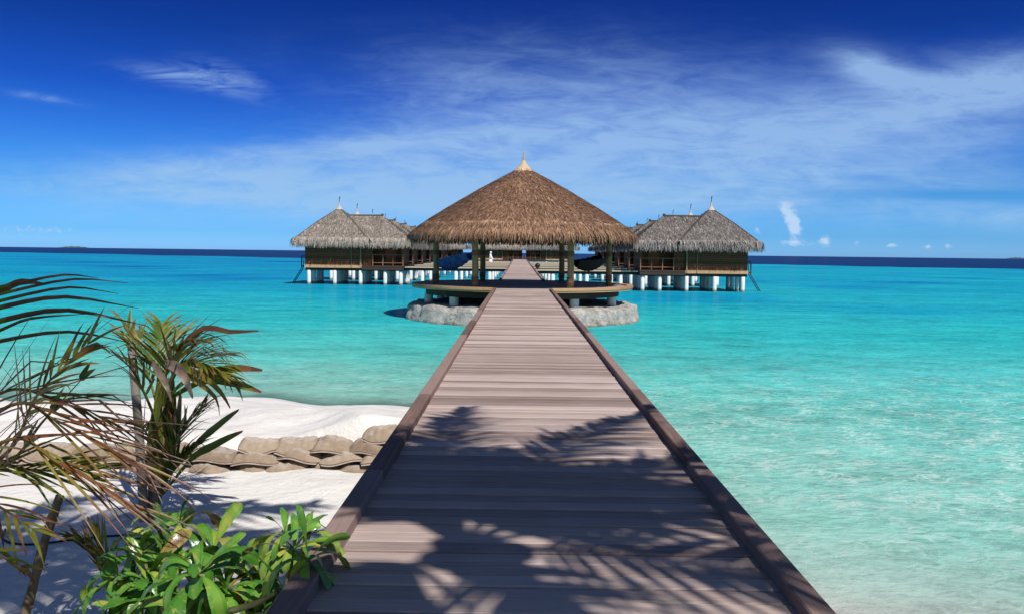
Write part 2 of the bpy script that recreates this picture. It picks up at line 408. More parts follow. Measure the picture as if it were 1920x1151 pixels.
def leaf_mat(name, pts, rough=0.45, trans=0.35, blotch=0.0, spec=0.4, bscale=16):
    m, T, p, o = mat(name)
    P = pos(T); t = attr(T)
    f = T.m('ADD', t, T.m('MULTIPLY', T.m('SUBTRACT', T.noise(P, 9, 4, 0.6), 0.5), 0.28))
    c = T.ramp(f, pts)
    if blotch:
        b = T.noise(P, bscale, 5, 0.65, 0.6)
        c = T.mix(T.m('MULTIPLY', T.step(b, 0.56, 0.66), blotch), c, (0.42, 0.36, 0.10))
        c = T.mix(T.m('MULTIPLY', T.step(b, 0.68, 0.73), blotch), c, (0.20, 0.10, 0.045))
    T.link(c, p.inputs['Base Color']); p.inputs['Roughness'].default_value = rough; p.inputs['Specular IOR Level'].default_value = spec
    tr = T.n('ShaderNodeBsdfTranslucent'); T.link(T.mix(0.25, c, (0.30, 0.42, 0.04)), tr.inputs[0])
    mx = T.n('ShaderNodeMixShader'); mx.inputs[0].default_value = trans
    T.link(p.outputs[0], mx.inputs[1]); T.link(tr.outputs[0], mx.inputs[2]); T.link(mx.outputs[0], o.inputs[0])
    T.link(T.bump(T.noise(P, 30, 3, 0.5), 0.25, 0.01), p.inputs['Normal'])
    return m
# tone 0 = fresh green, .5 = yellowing, 1 = dead
M['frond'] = leaf_mat('palm_leaf', [(0.0, (0.035, 0.085, 0.012)), (0.3, (0.085, 0.12, 0.014)), (0.47, (0.20, 0.16, 0.02)), (0.6, (0.17, 0.062, 0.026)), (0.8, (0.068, 0.028, 0.018)), (0.92, (0.10, 0.06, 0.044)), (1.0, (0.27, 0.20, 0.16))], rough=0.42, trans=0.25)
M['shrub'] = leaf_mat('glossy_leaf', [(0.0, (0.03, 0.11, 0.014)), (0.4, (0.075, 0.23, 0.026)), (0.7, (0.17, 0.36, 0.05)), (0.9, (0.40, 0.38, 0.07)), (1.0, (0.17, 0.08, 0.035))], rough=0.27, trans=0.25, blotch=0.8, spec=0.5)
M['bark'] = simple('palm_bark', (0.17, 0.135, 0.10), 0.9, 0.2, 0.5, 14, 0.6)
M['stem'] = simple('shrub_stem', (0.20, 0.19, 0.08), 0.7, 0.3, 0.5, 22, 0.5)
M['stake'] = simple('grey_stake', (0.20, 0.175, 0.15), 0.9, 0.2, 0.45, 9, 0.4)
M['stick'] = simple('brown_stick', (0.13, 0.10, 0.065), 0.9, 0.2, 0.6, 10, 0.5)

# ------------------------------------------------------------------ beach, seabed and sea
def sst(a, b, x):
    t = np.clip((x - a) / (b - a), 0, 1); return t * t * (3 - 2 * t)
def wob(x, y, s, seed=0.0):
    return (np.sin(x * 1.3 * s + seed) * np.cos(y * 1.1 * s + 2 * seed) + 0.5 * np.sin(x * 2.7 * s + y * 1.9 * s + 3 * seed) + 0.35 * np.cos(-x * 4.1 * s + y * 3.7 * s + seed)) / 1.85
def shore_y(x):
    left = 15.3 + 0.35 * np.sin(x * 0.9) + 0.25 * np.sin(x * 2.3 + 1) + 0.02 * np.clip(-x - 6, 0, 400)
    right = 6.7 - 0.55 * (np.clip(x, 2.6, 40) - 2.6) + 0.18 * np.sin(x * 1.7)
    t = sst(-1.3, 2.4, x)
    return left * (1 - t) + right * t
def terrain(x, y):
    d = y - shore_y(x)
    sea_d = 2.6 * (1 - np.exp(-np.maximum(d, 0) / 24.0)) + (0.16 + 0.36 * (1 - sst(-1.3, 2.4, x))) * (1 - np.exp(-np.maximum(d, 0) / 1.3)) + 0.05 * wob(x, y, 0.9, 2) * sst(0.5, 4, d)
    reef = 300 - 0.45 * x + 18 * np.sin(x * 0.02) + 7 * np.sin(x * 0.09)
    sea_d = sea_d + 30 * sst(-12, 30, y - reef)
    sea_d = sea_d + 0.55 * sst(0.15, 0.75, wob(x, y, 0.075, 1.0)) * sst(12, 25, d)
    top = 0.72 + 0.30 * sst(-3.2, -1.5, x) + 0.04 * np.sin(x * 3.1)
    up = np.minimum(top + 0.05 * wob(x, y, 2.2, 1), np.maximum(-d, 0) * 0.185 + 0.03 * wob(x, y, 2.6, 4) * sst(0.2, 1.5, -d))
    low = 0.45 + 0.03 * wob(x, y, 1.7, 3) + 0.25 * sst(3, -12, y)
    kk = sst(9.48, 9.20, y + 0.03 * np.sin(x * 5))
    landl = up * (1 - kk) + low * kk
    landr = np.minimum(0.75, np.maximum(-d, 0) * 0.10)
    t = sst(-0.9, 1.4, x)
    land = landl * (1 - t) + landr * t
    return np.where(d > 0, -sea_d, land)
def axis(lo, hi, a, b, step, growth):
    xs = list(np.arange(a, b, step)); s = step; p = xs[-1]
    while p < hi: s *= growth; p += s; xs.append(min(p, hi))
    s = step; p = xs[0]; neg = []
    while p > lo: s *= growth; p -= s; neg.append(max(p, lo))
    return np.array(neg[::-1] + xs)
def grid_mesh(name, xs, ys, zf, material, depth=False):
    X, Y = np.meshgrid(xs, ys); Z = zf(X, Y)
    nx, ny = len(xs), len(ys)
    v = np.stack([X.ravel(), Y.ravel(), Z.ravel()], 1)
    i = np.arange(nx * ny).reshape(ny, nx)
    q = np.stack([i[:-1, :-1].ravel(), i[:-1, 1:].ravel(), i[1:, 1:].ravel(), i[1:, :-1].ravel()], 1)
    me = bpy.data.meshes.new(name); me.from_pydata(v.tolist(), [], q.tolist()); me.update()
    me.polygons.foreach_set('use_smooth', [True] * len(me.polygons))
    if depth:
        a = me.attributes.new('depth', 'FLOAT', 'POINT')
        a.data.foreach_set('value', np.maximum(0, -terrain(X, Y)).ravel().astype(np.float32))
    me.materials.append(material)
    o = bpy.data.objects.new(name, me); COL.objects.link(o)
    return o
beach = struct(grid_mesh('beach', axis(-9000, 9000, -9, 9, 0.09, 1.09), axis(-60, 12000, 3.5, 19, 0.09, 1.06), terrain, M['sand']))
beach['label'] = 'white coral sand beach running down under the turquoise water'

def total_(xs, T):
    o = xs[0]
    for x in xs[1:]: o = T.m('ADD', o, x)
    return o
def water_mat():
    m, T, p, o = mat('lagoon_water')
    T.t.nodes.remove(p)
    P = pos(T); dep = attr(T, 'depth')
    sp = T.n('ShaderNodeSeparateXYZ'); T.link(P, sp.inputs[0])
    # waves: three lengths of ripples running along the shore
    wv1 = T.noise(T.mapping(P, scale=(0.75, 1.3, 1), rot=(0, 0, R(12))), 0.85, 4, 0.55, 0.5)
    wv2 = T.noise(T.mapping(P, scale=(1.2, 2.3, 1), rot=(0, 0, R(-14))), 3.0, 4, 0.6, 0.8)
    wv3 = T.noise(T.mapping(P, scale=(1.0, 1.8, 1), rot=(0, 0, R(25))), 7.0, 3, 0.6, 0.6)
    h = T.m('ADD', T.m('MULTIPLY', wv1, 0.5), T.m('ADD', T.m('MULTIPLY', wv2, 0.30), T.m('MULTIPLY', wv3, 0.10)))
    nrm = T.bump(h, 0.65, 0.30)
    # ripple caustics painted into tint and body colour: thin bright net of light
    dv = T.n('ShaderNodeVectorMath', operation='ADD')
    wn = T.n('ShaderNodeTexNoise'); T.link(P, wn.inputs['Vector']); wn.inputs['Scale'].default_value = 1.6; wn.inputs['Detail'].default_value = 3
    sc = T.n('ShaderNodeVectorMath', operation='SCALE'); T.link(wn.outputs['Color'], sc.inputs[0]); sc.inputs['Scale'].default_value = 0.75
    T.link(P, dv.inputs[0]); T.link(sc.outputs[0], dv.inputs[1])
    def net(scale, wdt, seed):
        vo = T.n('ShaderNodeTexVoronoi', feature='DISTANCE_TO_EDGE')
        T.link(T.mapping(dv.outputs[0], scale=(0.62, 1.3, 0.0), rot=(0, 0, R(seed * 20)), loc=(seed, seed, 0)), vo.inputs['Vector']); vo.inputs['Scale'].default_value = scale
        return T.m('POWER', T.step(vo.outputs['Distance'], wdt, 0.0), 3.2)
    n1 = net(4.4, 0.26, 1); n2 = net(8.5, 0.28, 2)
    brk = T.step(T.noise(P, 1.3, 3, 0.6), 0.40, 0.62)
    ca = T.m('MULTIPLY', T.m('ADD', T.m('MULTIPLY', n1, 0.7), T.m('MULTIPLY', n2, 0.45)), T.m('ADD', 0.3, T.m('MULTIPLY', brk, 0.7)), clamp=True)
    # body colour by depth
    patch = T.noise(T.mapping(P, scale=(0.35, 1.0, 1)), 0.06, 4, 0.6, 0.3)
    dd = T.m('ADD', dep, T.m('MULTIPLY', T.m('SUBTRACT', patch, 0.5), T.m('MULTIPLY', 1.5, T.step(dep, 0.3, 2.2))))
    body = T.ramp(T.m('MULTIPLY', dd, 0.25), [(0.0, (0.66, 0.76, 0.62)), (0.10, (0.36, 0.74, 0.63)), (0.28, (0.10, 0.52, 0.465)), (0.5, (0.022, 0.385, 0.41)), (0.68, (0.006, 0.275, 0.39)), (0.86, (0.002, 0.165, 0.36)), (1.0, (0.003, 0.020, 0.10))])
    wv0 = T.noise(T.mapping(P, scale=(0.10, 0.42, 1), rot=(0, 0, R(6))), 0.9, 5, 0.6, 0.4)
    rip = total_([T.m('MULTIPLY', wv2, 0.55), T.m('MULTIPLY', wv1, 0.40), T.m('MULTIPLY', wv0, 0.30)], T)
    bright = T.m('MAXIMUM', T.m('ADD', 1.0, T.m('MULTIPLY', T.m('SUBTRACT', rip, 0.60), 2.5)), 0.45)  # crest and trough shading of the ripples painted into the water colour
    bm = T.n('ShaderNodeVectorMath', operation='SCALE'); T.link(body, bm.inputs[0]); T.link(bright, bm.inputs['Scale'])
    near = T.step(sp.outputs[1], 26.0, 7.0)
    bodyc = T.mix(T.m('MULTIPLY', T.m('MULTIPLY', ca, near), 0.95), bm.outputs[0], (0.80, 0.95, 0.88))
    dif = T.n('ShaderNodeBsdfDiffuse'); T.link(bodyc, dif.inputs[0]); T.link(nrm, dif.inputs['Normal'])
    def chan(k): return T.m('EXPONENT', T.m('MULTIPLY', dep, -k))
    tint = T.n('ShaderNodeCombineXYZ')
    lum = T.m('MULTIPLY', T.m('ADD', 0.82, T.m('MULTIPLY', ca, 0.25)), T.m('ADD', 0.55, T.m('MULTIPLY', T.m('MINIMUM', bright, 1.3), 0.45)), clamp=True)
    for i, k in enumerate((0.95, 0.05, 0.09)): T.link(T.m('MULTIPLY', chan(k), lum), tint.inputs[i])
    tr = T.n('ShaderNodeBsdfTransparent'); T.link(tint.outputs[0], tr.inputs[0])
    fac = T.m('SUBTRACT', 1.0, T.m('EXPONENT', T.m('MULTIPLY', dep, -1.15)))
    mx = T.n('ShaderNodeMixShader'); T.link(fac, mx.inputs[0]); T.link(tr.outputs[0], mx.inputs[1]); T.link(dif.outputs[0], mx.inputs[2])
    gl = T.n('ShaderNodeBsdfGlossy'); gl.inputs['Roughness'].default_value = 0.08; T.link(nrm, gl.inputs['Normal'])
    fr = T.n('ShaderNodeFresnel'); fr.inputs[0].default_value = 1.33; T.link(nrm, fr.inputs['Normal'])
    gf = T.m('MULTIPLY', T.m('MINIMUM', fr.outputs[0], 0.45), 0.22)
    m2 = T.n('ShaderNodeMixShader'); T.link(gf, m2.inputs[0]); T.link(mx.outputs[0], m2.inputs[1]); T.link(gl.outputs[0], m2.inputs[2])
    T.link(m2.outputs[0], o.inputs[0])
    return m
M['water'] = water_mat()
def sea_z(x, y):
    return 0.012 * wob(x, y, 1.5, 5) * np.exp(-np.maximum(y, 0) / 60)
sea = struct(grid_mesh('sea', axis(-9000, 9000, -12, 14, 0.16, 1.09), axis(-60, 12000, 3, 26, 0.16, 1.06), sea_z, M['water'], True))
sea['label'] = 'clear turquoise lagoon with a dark blue ocean band beyond the reef edge'

def island_obj(px0, px1, py, hpx, D, label):
    a = at(px0, py, D); b = at(px1, py, D)
    n = 26; mb = MB(); vs = []; fs = []
    wdt = (b.x - a.x)
    for j in range(5):
        for i in range(n):
            t = i / (n - 1)
            hh = hpx / F * D * (math.sin(math.pi * t) ** 0.6) * (0.6 + 0.4 * abs(math.sin(i * 1.7) * math.cos(i * 0.6))) * math.sin(math.pi * j / 4) if 0 < j < 4 else -3
            vs.append((a.x + wdt * t, D + (j - 2) * wdt * 0.12, hh))
    for j in range(4):
        for i in range(n - 1): fs.append((j * n + i, j * n + i + 1, (j + 1) * n + i + 1, (j + 1) * n + i))
    mb.add(vs, fs); o = struct(mb.build('island', M['far_green'])); o['label'] = label
island_obj(112, 166, 463, 3.4, 6500, 'low green island on the horizon left of the villas')
island_obj(1888, 1925, 485, 3.2, 6500, 'low dark island on the horizon at the right edge')

# ------------------------------------------------------------------ boardwalk
XL, XR = -0.92, 1.265            # inner edges of the curbs
def dz_(y): return 1.40 + 0.003 * y
PC = Vector((0.17, 37.0, 0)); PR = 5.1
Y0, YA, YB, YE = -3.0, PC.y - 5.0, PC.y + 5.0, 141.0
bw = thing('boardwalk', 'long weathered wooden boardwalk with raised edge curbs leading out to the thatched pavilion and villas', 'boardwalk', (0.18, 0, 1.4))
def under(parent, o):
    o.parent = parent; o.matrix_parent_inverse = Matrix.Translation(-Vector(parent.location)); return o
def decking(y0, y1, name, pitch=0.142):
    mb = MB(); y = y0
    while y < y1 - 0.05:
        z = dz_(y); wd = pitch - 0.014
        t = RN.uniform(-0.004, 0.004); tl = RN.uniform(-0.0025, 0.0025); e0 = RN.uniform(-0.01, 0.01); e1 = RN.uniform(-0.01, 0.01)
        x0, x1 = XL - 0.10 + e0, XR + 0.10 + e1; b = 0.006
        vs = []
        for xx, tt in ((x0, t), (x1, t + tl)):
            vs += [(xx, y, z - 0.03), (xx, y, z - b + tt), (xx, y + b, z + tt), (xx, y + wd - b, z + tt), (xx, y + wd, z - b + tt), (xx, y + wd, z - 0.03)]
        mb.add(vs, [(0, 6, 7, 1), (1, 7, 8, 2), (2, 8, 9, 3), (3, 9, 10, 4), (4, 10, 11, 5), (5, 11, 6, 0), (0, 1, 2, 3, 4, 5), (11, 10, 9, 8, 7, 6)])
        y += pitch
    return under(bw, mb.build(name, M['deck']))
decking(Y0, YA, 'decking')
decking(YB, YE, 'decking', 0.3)
def curb(xa, xb, y0, y1, hgt):
    mb = MB(); y = y0
    while y < y1 - 0.1:
        L = min(RN.uniform(2.6, 3.4), y1 - y); z0 = dz_(y); z1 = dz_(y + L); j = RN.uniform(-0.006, 0.006); k = RN.uniform(-0.004, 0.004); b = 0.008
        vs = []
        for yy, zz, g in ((y, z0, j), (y + L - 0.006, z1, j + k)):
            vs += [(xa + g, yy, zz - 0.12), (xa + g, yy, zz + hgt - b), (xa + g + b, yy, zz + hgt), (xb + g - b, yy, zz + hgt), (xb + g, yy, zz + hgt - b), (xb + g, yy, zz - 0.12)]
        mb.add(vs, [(0, 1, 7, 6), (1, 2, 8, 7), (2, 3, 9, 8), (3, 4, 10, 9), (4, 5, 11, 10), (5, 0, 6, 11), (5, 4, 3, 2, 1, 0), (6, 7, 8, 9, 10, 11)])
        y += L
    return under(bw, mb.build('curb', M['curb']))
for (a, b) in ((Y0, YA + 0.3), (YB - 0.3, YE)):
    curb(XL - 0.125, XL, a, b, 0.075); curb(XR, XR + 0.115, a, b, 0.075)
mb = MB()
for xx in (XL - 0.05, 0.12, XR - 0.07):
    for (a, b) in ((Y0, YA + 1), (YB - 1, YE)):
        mb.add([(xx, a, dz_(a) - 0.28), (xx + 0.12, a, dz_(a) - 0.28), (xx + 0.12, b, dz_(b) - 0.28), (xx, b, dz_(b) - 0.28),
                (xx, a, dz_(a) - 0.034), (xx + 0.12, a, dz_(a) - 0.034), (xx + 0.12, b, dz_(b) - 0.034), (xx, b, dz_(b) - 0.034)],
               [(0, 3, 2, 1), (4, 5, 6, 7), (0, 1, 5, 4), (1, 2, 6, 5), (2, 3, 7, 6), (3, 0, 4, 7)])
under(bw, mb.build('beam', M['darkwood']))
def pile_mesh(h, r=0.2, cap=True):
    mb = MB(); mb.lathe([(r * 0.97, -3.2), (r, 0.0), (r, h - 0.02), (r * 0.94, h)], 16)
    return mb
pm = None
for yy in [2, 6, 10.5, 14.5, 18.5, 22.5, 26.5] + [46 + 6 * i for i in range(16)]:
    for xx in (XL + 0.12, XR - 0.12):
        if pm is None:
            o = pile_mesh(dz_(60) - 0.30, 0.15).build('pile', M['pile'], smooth=True); pm = o
        else:
            o = pm.copy(); COL.objects.link(o)
        o.location = (xx, yy, dz_(yy) - dz_(60)); under(bw, o)

# ------------------------------------------------------------------ thatch
def blade(mb, p, down, nrm, L, w, lift, tone, rnd=0.25):
    side = down.cross(nrm).normalized()
    d = (down + side * RN.uniform(-rnd, rnd)).normalized(); sd = d.cross(nrm).normalized() * (w * 0.5)
    a = p - d * L * 0.3 + nrm * 0.015; b = p + d * L * 0.35 + nrm * (lift * 0.55); c = p + d * L * 0.75 + nrm * lift * RN.uniform(0.4, 1.2)
    mb.add([a - sd, a + sd, b + sd, b - sd, c + sd * 0.25, c - sd * 0.25], [(0, 1, 2, 3), (3, 2, 4, 5)], tone)
def fringe_blade(mb, p, outw, L, w, tone):
    side = Vector((-outw.y, outw.x, 0))
    d1 = (outw * RN.uniform(0.45, 0.8) + Vector((0, 0, -0.62)) + side * RN.uniform(-0.25, 0.25)).normalized()
    d2 = (outw * RN.uniform(0.05, 0.4) + Vector((0, 0, -1)) + side * RN.uniform(-0.3, 0.3)).normalized()
    sd = side * (w * 0.5)
    a = p; b = p + d1 * L * 0.5; c = b + d2 * L * 0.55
    mb.add([a - sd, a + sd, b + sd, b - sd, c + sd * 0.25, c - sd * 0.25], [(0, 1, 2, 3), (3, 2, 4, 5)], tone)
def tone_r(lo=0.1, hi=0.95): return min(1, max(0, RN.gauss((lo + hi) / 2, (hi - lo) / 4)))

# ------------------------------------------------------------------ pavilion
pv = thing('pavilion', 'large open round pavilion with a brown conical thatched roof above a round deck', 'pavilion', (PC.x, PC.y, 1.5))
pz = dz_(PC.y)
def U(o): return under(pv, o)
# roof: profile radius -> height
prof = [(0.0, 6.95), (0.42, 6.78), (1.2, 6.37), (2.0, 5.93), (2.8, 5.46), (3.6, 4.98), (4.3, 4.54), (4.85, 4.16), (5.15, 3.90), (5.32, 3.68)]
def rz(r):
    for (a, za), (b, zb) in zip(prof, prof[1:]):
        if r <= b: return za + (zb - za) * (r - a) / (b - a), (zb - za) / (b - a)
    return prof[-1][1], -1.0
mb = MB()
mb.lathe([(max(r, 0.02), z) for r, z in prof] + [(5.22, 3.55), (4.7, 3.85), (3.0, 4.95), (0.3, 6.4)], 72, (PC.x, PC.y, 0), 0.22)
for i in range(32000):
    r = 4.95 * math.sqrt(RN.uniform(0.006, 1)); th = RN.uniform(0, 2 * math.pi)
    z, sl_ = rz(r); ct, st = math.cos(th), math.sin(th)
    q = math.sqrt(1 + sl_ * sl_)
    down = Vector((ct / q, st / q, sl_ / q)); nrm = Vector((-sl_ * ct / q, -sl_ * st / q, 1 / q))
    blade(mb, Vector((PC.x + r * ct, PC.y + r * st, z)), down, nrm, RN.uniform(0.2, 0.42), RN.uniform(0.022, 0.05), RN.uniform(0.015, 0.05), tone_r(0.0, 0.9))
for i in range(11000):
    th = RN.uniform(0, 2 * math.pi); k = RN.random(); r = 4.72 + 0.52 * k
    z = 4.27 - 0.44 * k + RN.uniform(-0.03, 0.05)
    ct, st = math.cos(th), math.sin(th)
    fringe_blade(mb, Vector((PC.x + r * ct, PC.y + r * st, z)), Vector((ct, st, 0)), RN.uniform(0.25, 0.56), RN.uniform(0.02, 0.045), tone_r(0.2, 1.05))
for i in range(1500):            # dark ragged underside of the eave
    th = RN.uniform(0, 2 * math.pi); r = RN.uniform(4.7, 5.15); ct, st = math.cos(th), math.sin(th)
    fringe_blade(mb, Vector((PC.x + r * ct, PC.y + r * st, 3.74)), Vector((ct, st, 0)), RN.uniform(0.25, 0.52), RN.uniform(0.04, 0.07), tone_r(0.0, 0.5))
for i in range(900):             # lip of the upper layer
    th = RN.uniform(0, 2 * math.pi); r = 4.74; ct, st = math.cos(th), math.sin(th)
    fringe_blade(mb, Vector((PC.x + r * ct, PC.y + r * st, 4.28 + 0.035 * math.sin(th * 9) + 0.03 * math.sin(th * 23))), Vector((ct, st, 0)), RN.uniform(0.16, 0.3), RN.uniform(0.05, 0.09), tone_r(0.3, 1.1))
roof = U(mb.build('roof', M['thatch']))
mb = MB(); mb.lathe([(0.50, 6.70), (0.46, 6.80), (0.26, 6.98), (0.15, 7.12), (0.08, 7.24), (0.055, 7.28)], 20, (PC.x, PC.y, 0)); mb.lathe([(0.045, 7.2), (0.05, 7.42), (0.028, 7.66), (0.015, 7.72)], 10, (PC.x, PC.y, 0))
for k in range(60):
    th = RN.uniform(0, 6.283); ct, st = math.cos(th), math.sin(th)
    fringe_blade(mb, Vector((PC.x + 0.36 * ct, PC.y + 0.36 * st, 6.9)), Vector((ct, st, 0)), 0.3, 0.05, 0.6)
fin = mb.build('finial', M['cap']); fin.parent = roof
posts = []
for k in range(6):
    a = R(60 * k); p = Vector((PC.x + 4.05 * math.cos(a), PC.y + 4.05 * math.sin(a), 0)); posts.append(p)
    mb = MB(); n = 12
    mb.tube([(p.x, p.y, pz - 0.02), (p.x + 0.01, p.y, pz + 0.9), (p.x - 0.008, p.y, pz + 1.7), (p.x, p.y, 4.6)], [0.142, 0.14, 0.136, 0.132], 16)
    o = U(mb.build('post', M['post'], smooth=True))
    for zz, hh in ((pz + 0.22, 0.26), (pz + 1.35, 0.22)):
        mb = MB(); mb.lathe([(0.144, zz), (0.157, zz + 0.015), (0.159, zz + hh - 0.015), (0.146, zz + hh)], 16, (p.x, p.y, 0))
        r_ = mb.build('rope_binding', M['rope']); under(pv, r_); r_.parent = o; r_.matrix_parent_inverse = Matrix.Identity(4)
# ring beam and rafters under the roof
mb = MB()
ring = [Vector((PC.x + 4.05 * math.cos(R(60 * k)), PC.y + 4.05 * math.sin(R(60 * k)), 4.22)) for k in range(7)]
for a, b in zip(ring, ring[1:]): mb.tube([a, b], 0.09, 8)
for k in range(18):
    a = R(20 * k + 7); mb.tube([(PC.x + 5.0 * math.cos(a), PC.y + 5.0 * math.sin(a), 3.56), (PC.x + 0.25 * math.cos(a), PC.y + 0.25 * math.sin(a), 6.3)], 0.05, 6)
U(mb.build('rafter', M['darkwood']))
# round deck
mb = MB(); y = PC.y - PR + 0.02
while y < PC.y + PR - 0.05:
    def hx(yy): return math.sqrt(max(0.01, (PR - 0.02) ** 2 - (yy - PC.y) ** 2))
    a0, a1 = hx(y), hx(y + 0.14)
    z = pz + RN.uniform(-0.002, 0.002)
    mb.add([(PC.x - a0, y, z), (PC.x + a0, y, z), (PC.x + a1, y + 0.14, z), (PC.x - a1, y + 0.14, z), (PC.x - a0, y, z - 0.03), (PC.x + a0, y, z - 0.03), (PC.x + a1, y + 0.14, z - 0.03), (PC.x - a1, y + 0.14, z - 0.03)],
           [(0, 1, 2, 3), (7, 6, 5, 4), (0, 4, 5, 1), (1, 5, 6, 2), (2, 6, 7, 3), (3, 7, 4, 0)])
    y += 0.146
U(mb.build('platform', M['deck']))
mb = MB(); n = 120
def arc_ring(mb, r0, r1, z0, z1, skip):
    runs = []; cur = []
    for k in range(n + 1):
        a0, a1 = 2 * math.pi * (k + 0.5) / n + 0.2, 2 * math.pi * (k + 1.5) / n + 0.2
        gone = skip and abs(math.cos((a0 + a1) / 2)) * r1 < 1.18
        if gone or len(cur) > 14:
            if len(cur) > 1: runs.append(cur)
            cur = [cur[-1]] if cur and not gone else []
        if not gone: cur = (cur or [a0]) + [a1] if k < n else cur
    if len(cur) > 1: runs.append(cur)
    for run in runs:
        vs = []; m_ = len(run)
        for t in run:
            for r, z in ((r0, z0), (r1, z0), (r1, z1), (r0, z1)): vs.append((PC.x + r * math.cos(t), PC.y + r * math.sin(t), z))
        fs = [(0, 1, 2, 3), tuple(4 * (m_ - 1) + q for q in (3, 2, 1, 0))]
        for i in range(m_ - 1):
            for q in range(4): fs.append((4 * i + q, 4 * i + 4 + q, 4 * i + 4 + (q + 1) % 4, 4 * i + (q + 1) % 4))
        mb.add(vs, fs)
arc_ring(mb, PR - 0.22, PR + 0.05, pz - 0.05, pz + 0.06, True)
arc_ring(mb, PR - 0.02, PR + 0.02, pz - 0.12, pz - 0.052, False)
U(mb.build('rim', M['rim']))
mb = MB()
arc_ring(mb, 4.35, 4.5, pz - 0.42, pz - 0.04, False)
for xx in (-3, -1.5, 0, 1.5, 3): mb.box((PC.x + xx - 0.06, PC.y - 3.2, pz - 0.30), (PC.x + xx + 0.06, PC.y + 3.2, pz - 0.04))
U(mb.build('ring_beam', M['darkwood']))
o0 = None
for k in range(10):
    a = R(36 * k + 12); p = (PC.x + 4.38 * math.cos(a), PC.y + 4.38 * math.sin(a), 0)
    if o0 is None: o0 = pile_mesh(pz - 0.41, 0.20).build('pile', M['pile'], smooth=True); o = o0
    else: o = o0.copy(); COL.objects.link(o)
    o.location = p; U(o)
# coral rock mound under the pavilion
from mathutils import noise as mn
mb = MB(); n = 220; rows = 22; vs = []; fs = []
for j in range(rows):
    for k in range(n):
        a = 2 * math.pi * k / n; t = j / (rows - 1)
        if t < 0.6:
            q = t / 0.6; r = 5.85 - 0.62 * q ** 0.8; z = -0.9 + (0.70 + 0.9) * q
        else:
            q = (t - 0.6) / 0.4; r = 5.23 * (1 - q) + 0.02; z = 0.70 + 0.05 * math.sin(q * 3)
        p = Vector((r * math.cos(a), r * math.sin(a), z))
        f1 = mn.fractal(p * 0.9, 0.9, 2.1, 5) ; f2 = mn.fractal(p * 3.1 + Vector((7, 3, 1)), 0.8, 2.0, 4)
        g = min(1, r / 1.5)
        r += (0.09 * f1 + 0.09 * f2) * g; z += 0.07 * f1 + 0.06 * f2
        vs.append((PC.x + 0.02 + max(r, 0.01) * math.cos(a), PC.y + max(r, 0.01) * math.sin(a), z))
for j in range(rows - 1):
    for k in range(n): fs.append((j * n + k, j * n + (k + 1) % n, (j + 1) * n + (k + 1) % n, (j + 1) * n + k))
mb.add(vs, fs)
tag(mb.build('rock_mound', M['rock'], smooth=True), 'rough grey rock mound in the water beneath the round pavilion', 'rock')

# hammocks slung between the posts
def hammock(a, b, sag, width, mt, label, skew=0.0, belly=0.5):
    t_ = thing('hammock', label, 'hammock', ((a + b) / 2), 'hammocks in the pavilion')
    mb = MB(); n, k = 22, 11; vs = []; fs = []
    d = (b - a); dh = Vector((d.x, d.y, 0)).normalized(); nn = Vector((-dh.y, dh.x, 0))
    for i in range(n):
        t = 0.05 + 0.9 * i / (n - 1); wd = width * (math.sin(math.pi * (0.04 + 0.92 * t)) ** 0.55)
        c = a + d * t - Vector((0, 0, sag * (1 - (2 * t - 1) ** 2)))
        for j in range(k):
            s = j / (k - 1) * 2 - 1
            dz = belly * wd * (s * s) * 0.75 + 0.018 * math.sin(i * 1.9 + j * 1.3) + skew * s * wd
            vs.append(c + nn * (s * wd * 0.38) + Vector((0, 0, dz)))
    for i in range(n - 1):
        for j in range(k - 1): fs.append((i * k + j, i * k + j + 1, (i + 1) * k + j + 1, (i + 1) * k + j))
    mb.add(vs, fs); under(t_, mb.build('sling', mt, smooth=True))
    for p, q in ((a, a + d * 0.06 - Vector((0, 0, sag * 0.2))), (b, b - d * 0.06 - Vector((0, 0, sag * 0.2)))):
        mb = MB(); mb.tube([p, q], 0.012, 6); under(t_, mb.build('rope', M['cable']))
    return t_
fl, fr_ = posts[4], posts[5]; ml, mr = posts[3], posts[0]
hammock(ml + Vector((0.15, -0.1, pz + 0.80)), fl + Vector((-0.15, 0.1, pz + 1.26)), 0.30, 1.05, M['blue_cloth'], 'dark blue cloth hammock slung between left posts of the pavilion', 0.05, 0.75)
hammock(fr_ + Vector((0.15, 0.1, pz + 1.0)), mr + Vector((-0.12, -0.15, pz + 1.28)), 0.42, 1.1, M['dark_cloth'], 'black cloth hammock sagging between right posts of the pavilion', 0.0, 0.65)

# ------------------------------------------------------------------ villas on piles
def facet(mb, bl, br, tr, tl, n, L=0.42, wd=0.07):
    n = int(n * 1.9)
    bl, br, tr, tl = map(Vector, (bl, br, tr, tl))
    mb.add([bl, br, tr, tl], [(0, 1, 2, 3)], 0.25)
    nrm = (br - bl).cross(tl - bl)
    if nrm.length < 1e-6: nrm = (br - bl).cross(tr - bl)
    nrm.normalize()
    if nrm.z < 0: nrm = -nrm
    e = (br - bl).normalized(); down = e.cross(nrm); down.normalize()
    if down.z > 0: down = -down
    wb, wt = (br - bl).length, (tr - tl).length
    c = 0
    while c < n:
        u_, v_ = RN.random(), RN.random()
        if RN.random() > ((1 - v_) * wb + v_ * wt) / max(wb, wt): continue
        p = bl.lerp(br, u_).lerp(tl.lerp(tr, u_), v_)
        blade(mb, p, down, nrm, RN.uniform(L * 0.6, L * 1.2), RN.uniform(wd * 0.6, wd * 1.3), RN.uniform(0.02, 0.07), tone_r(0.05, 0.85)); c += 1
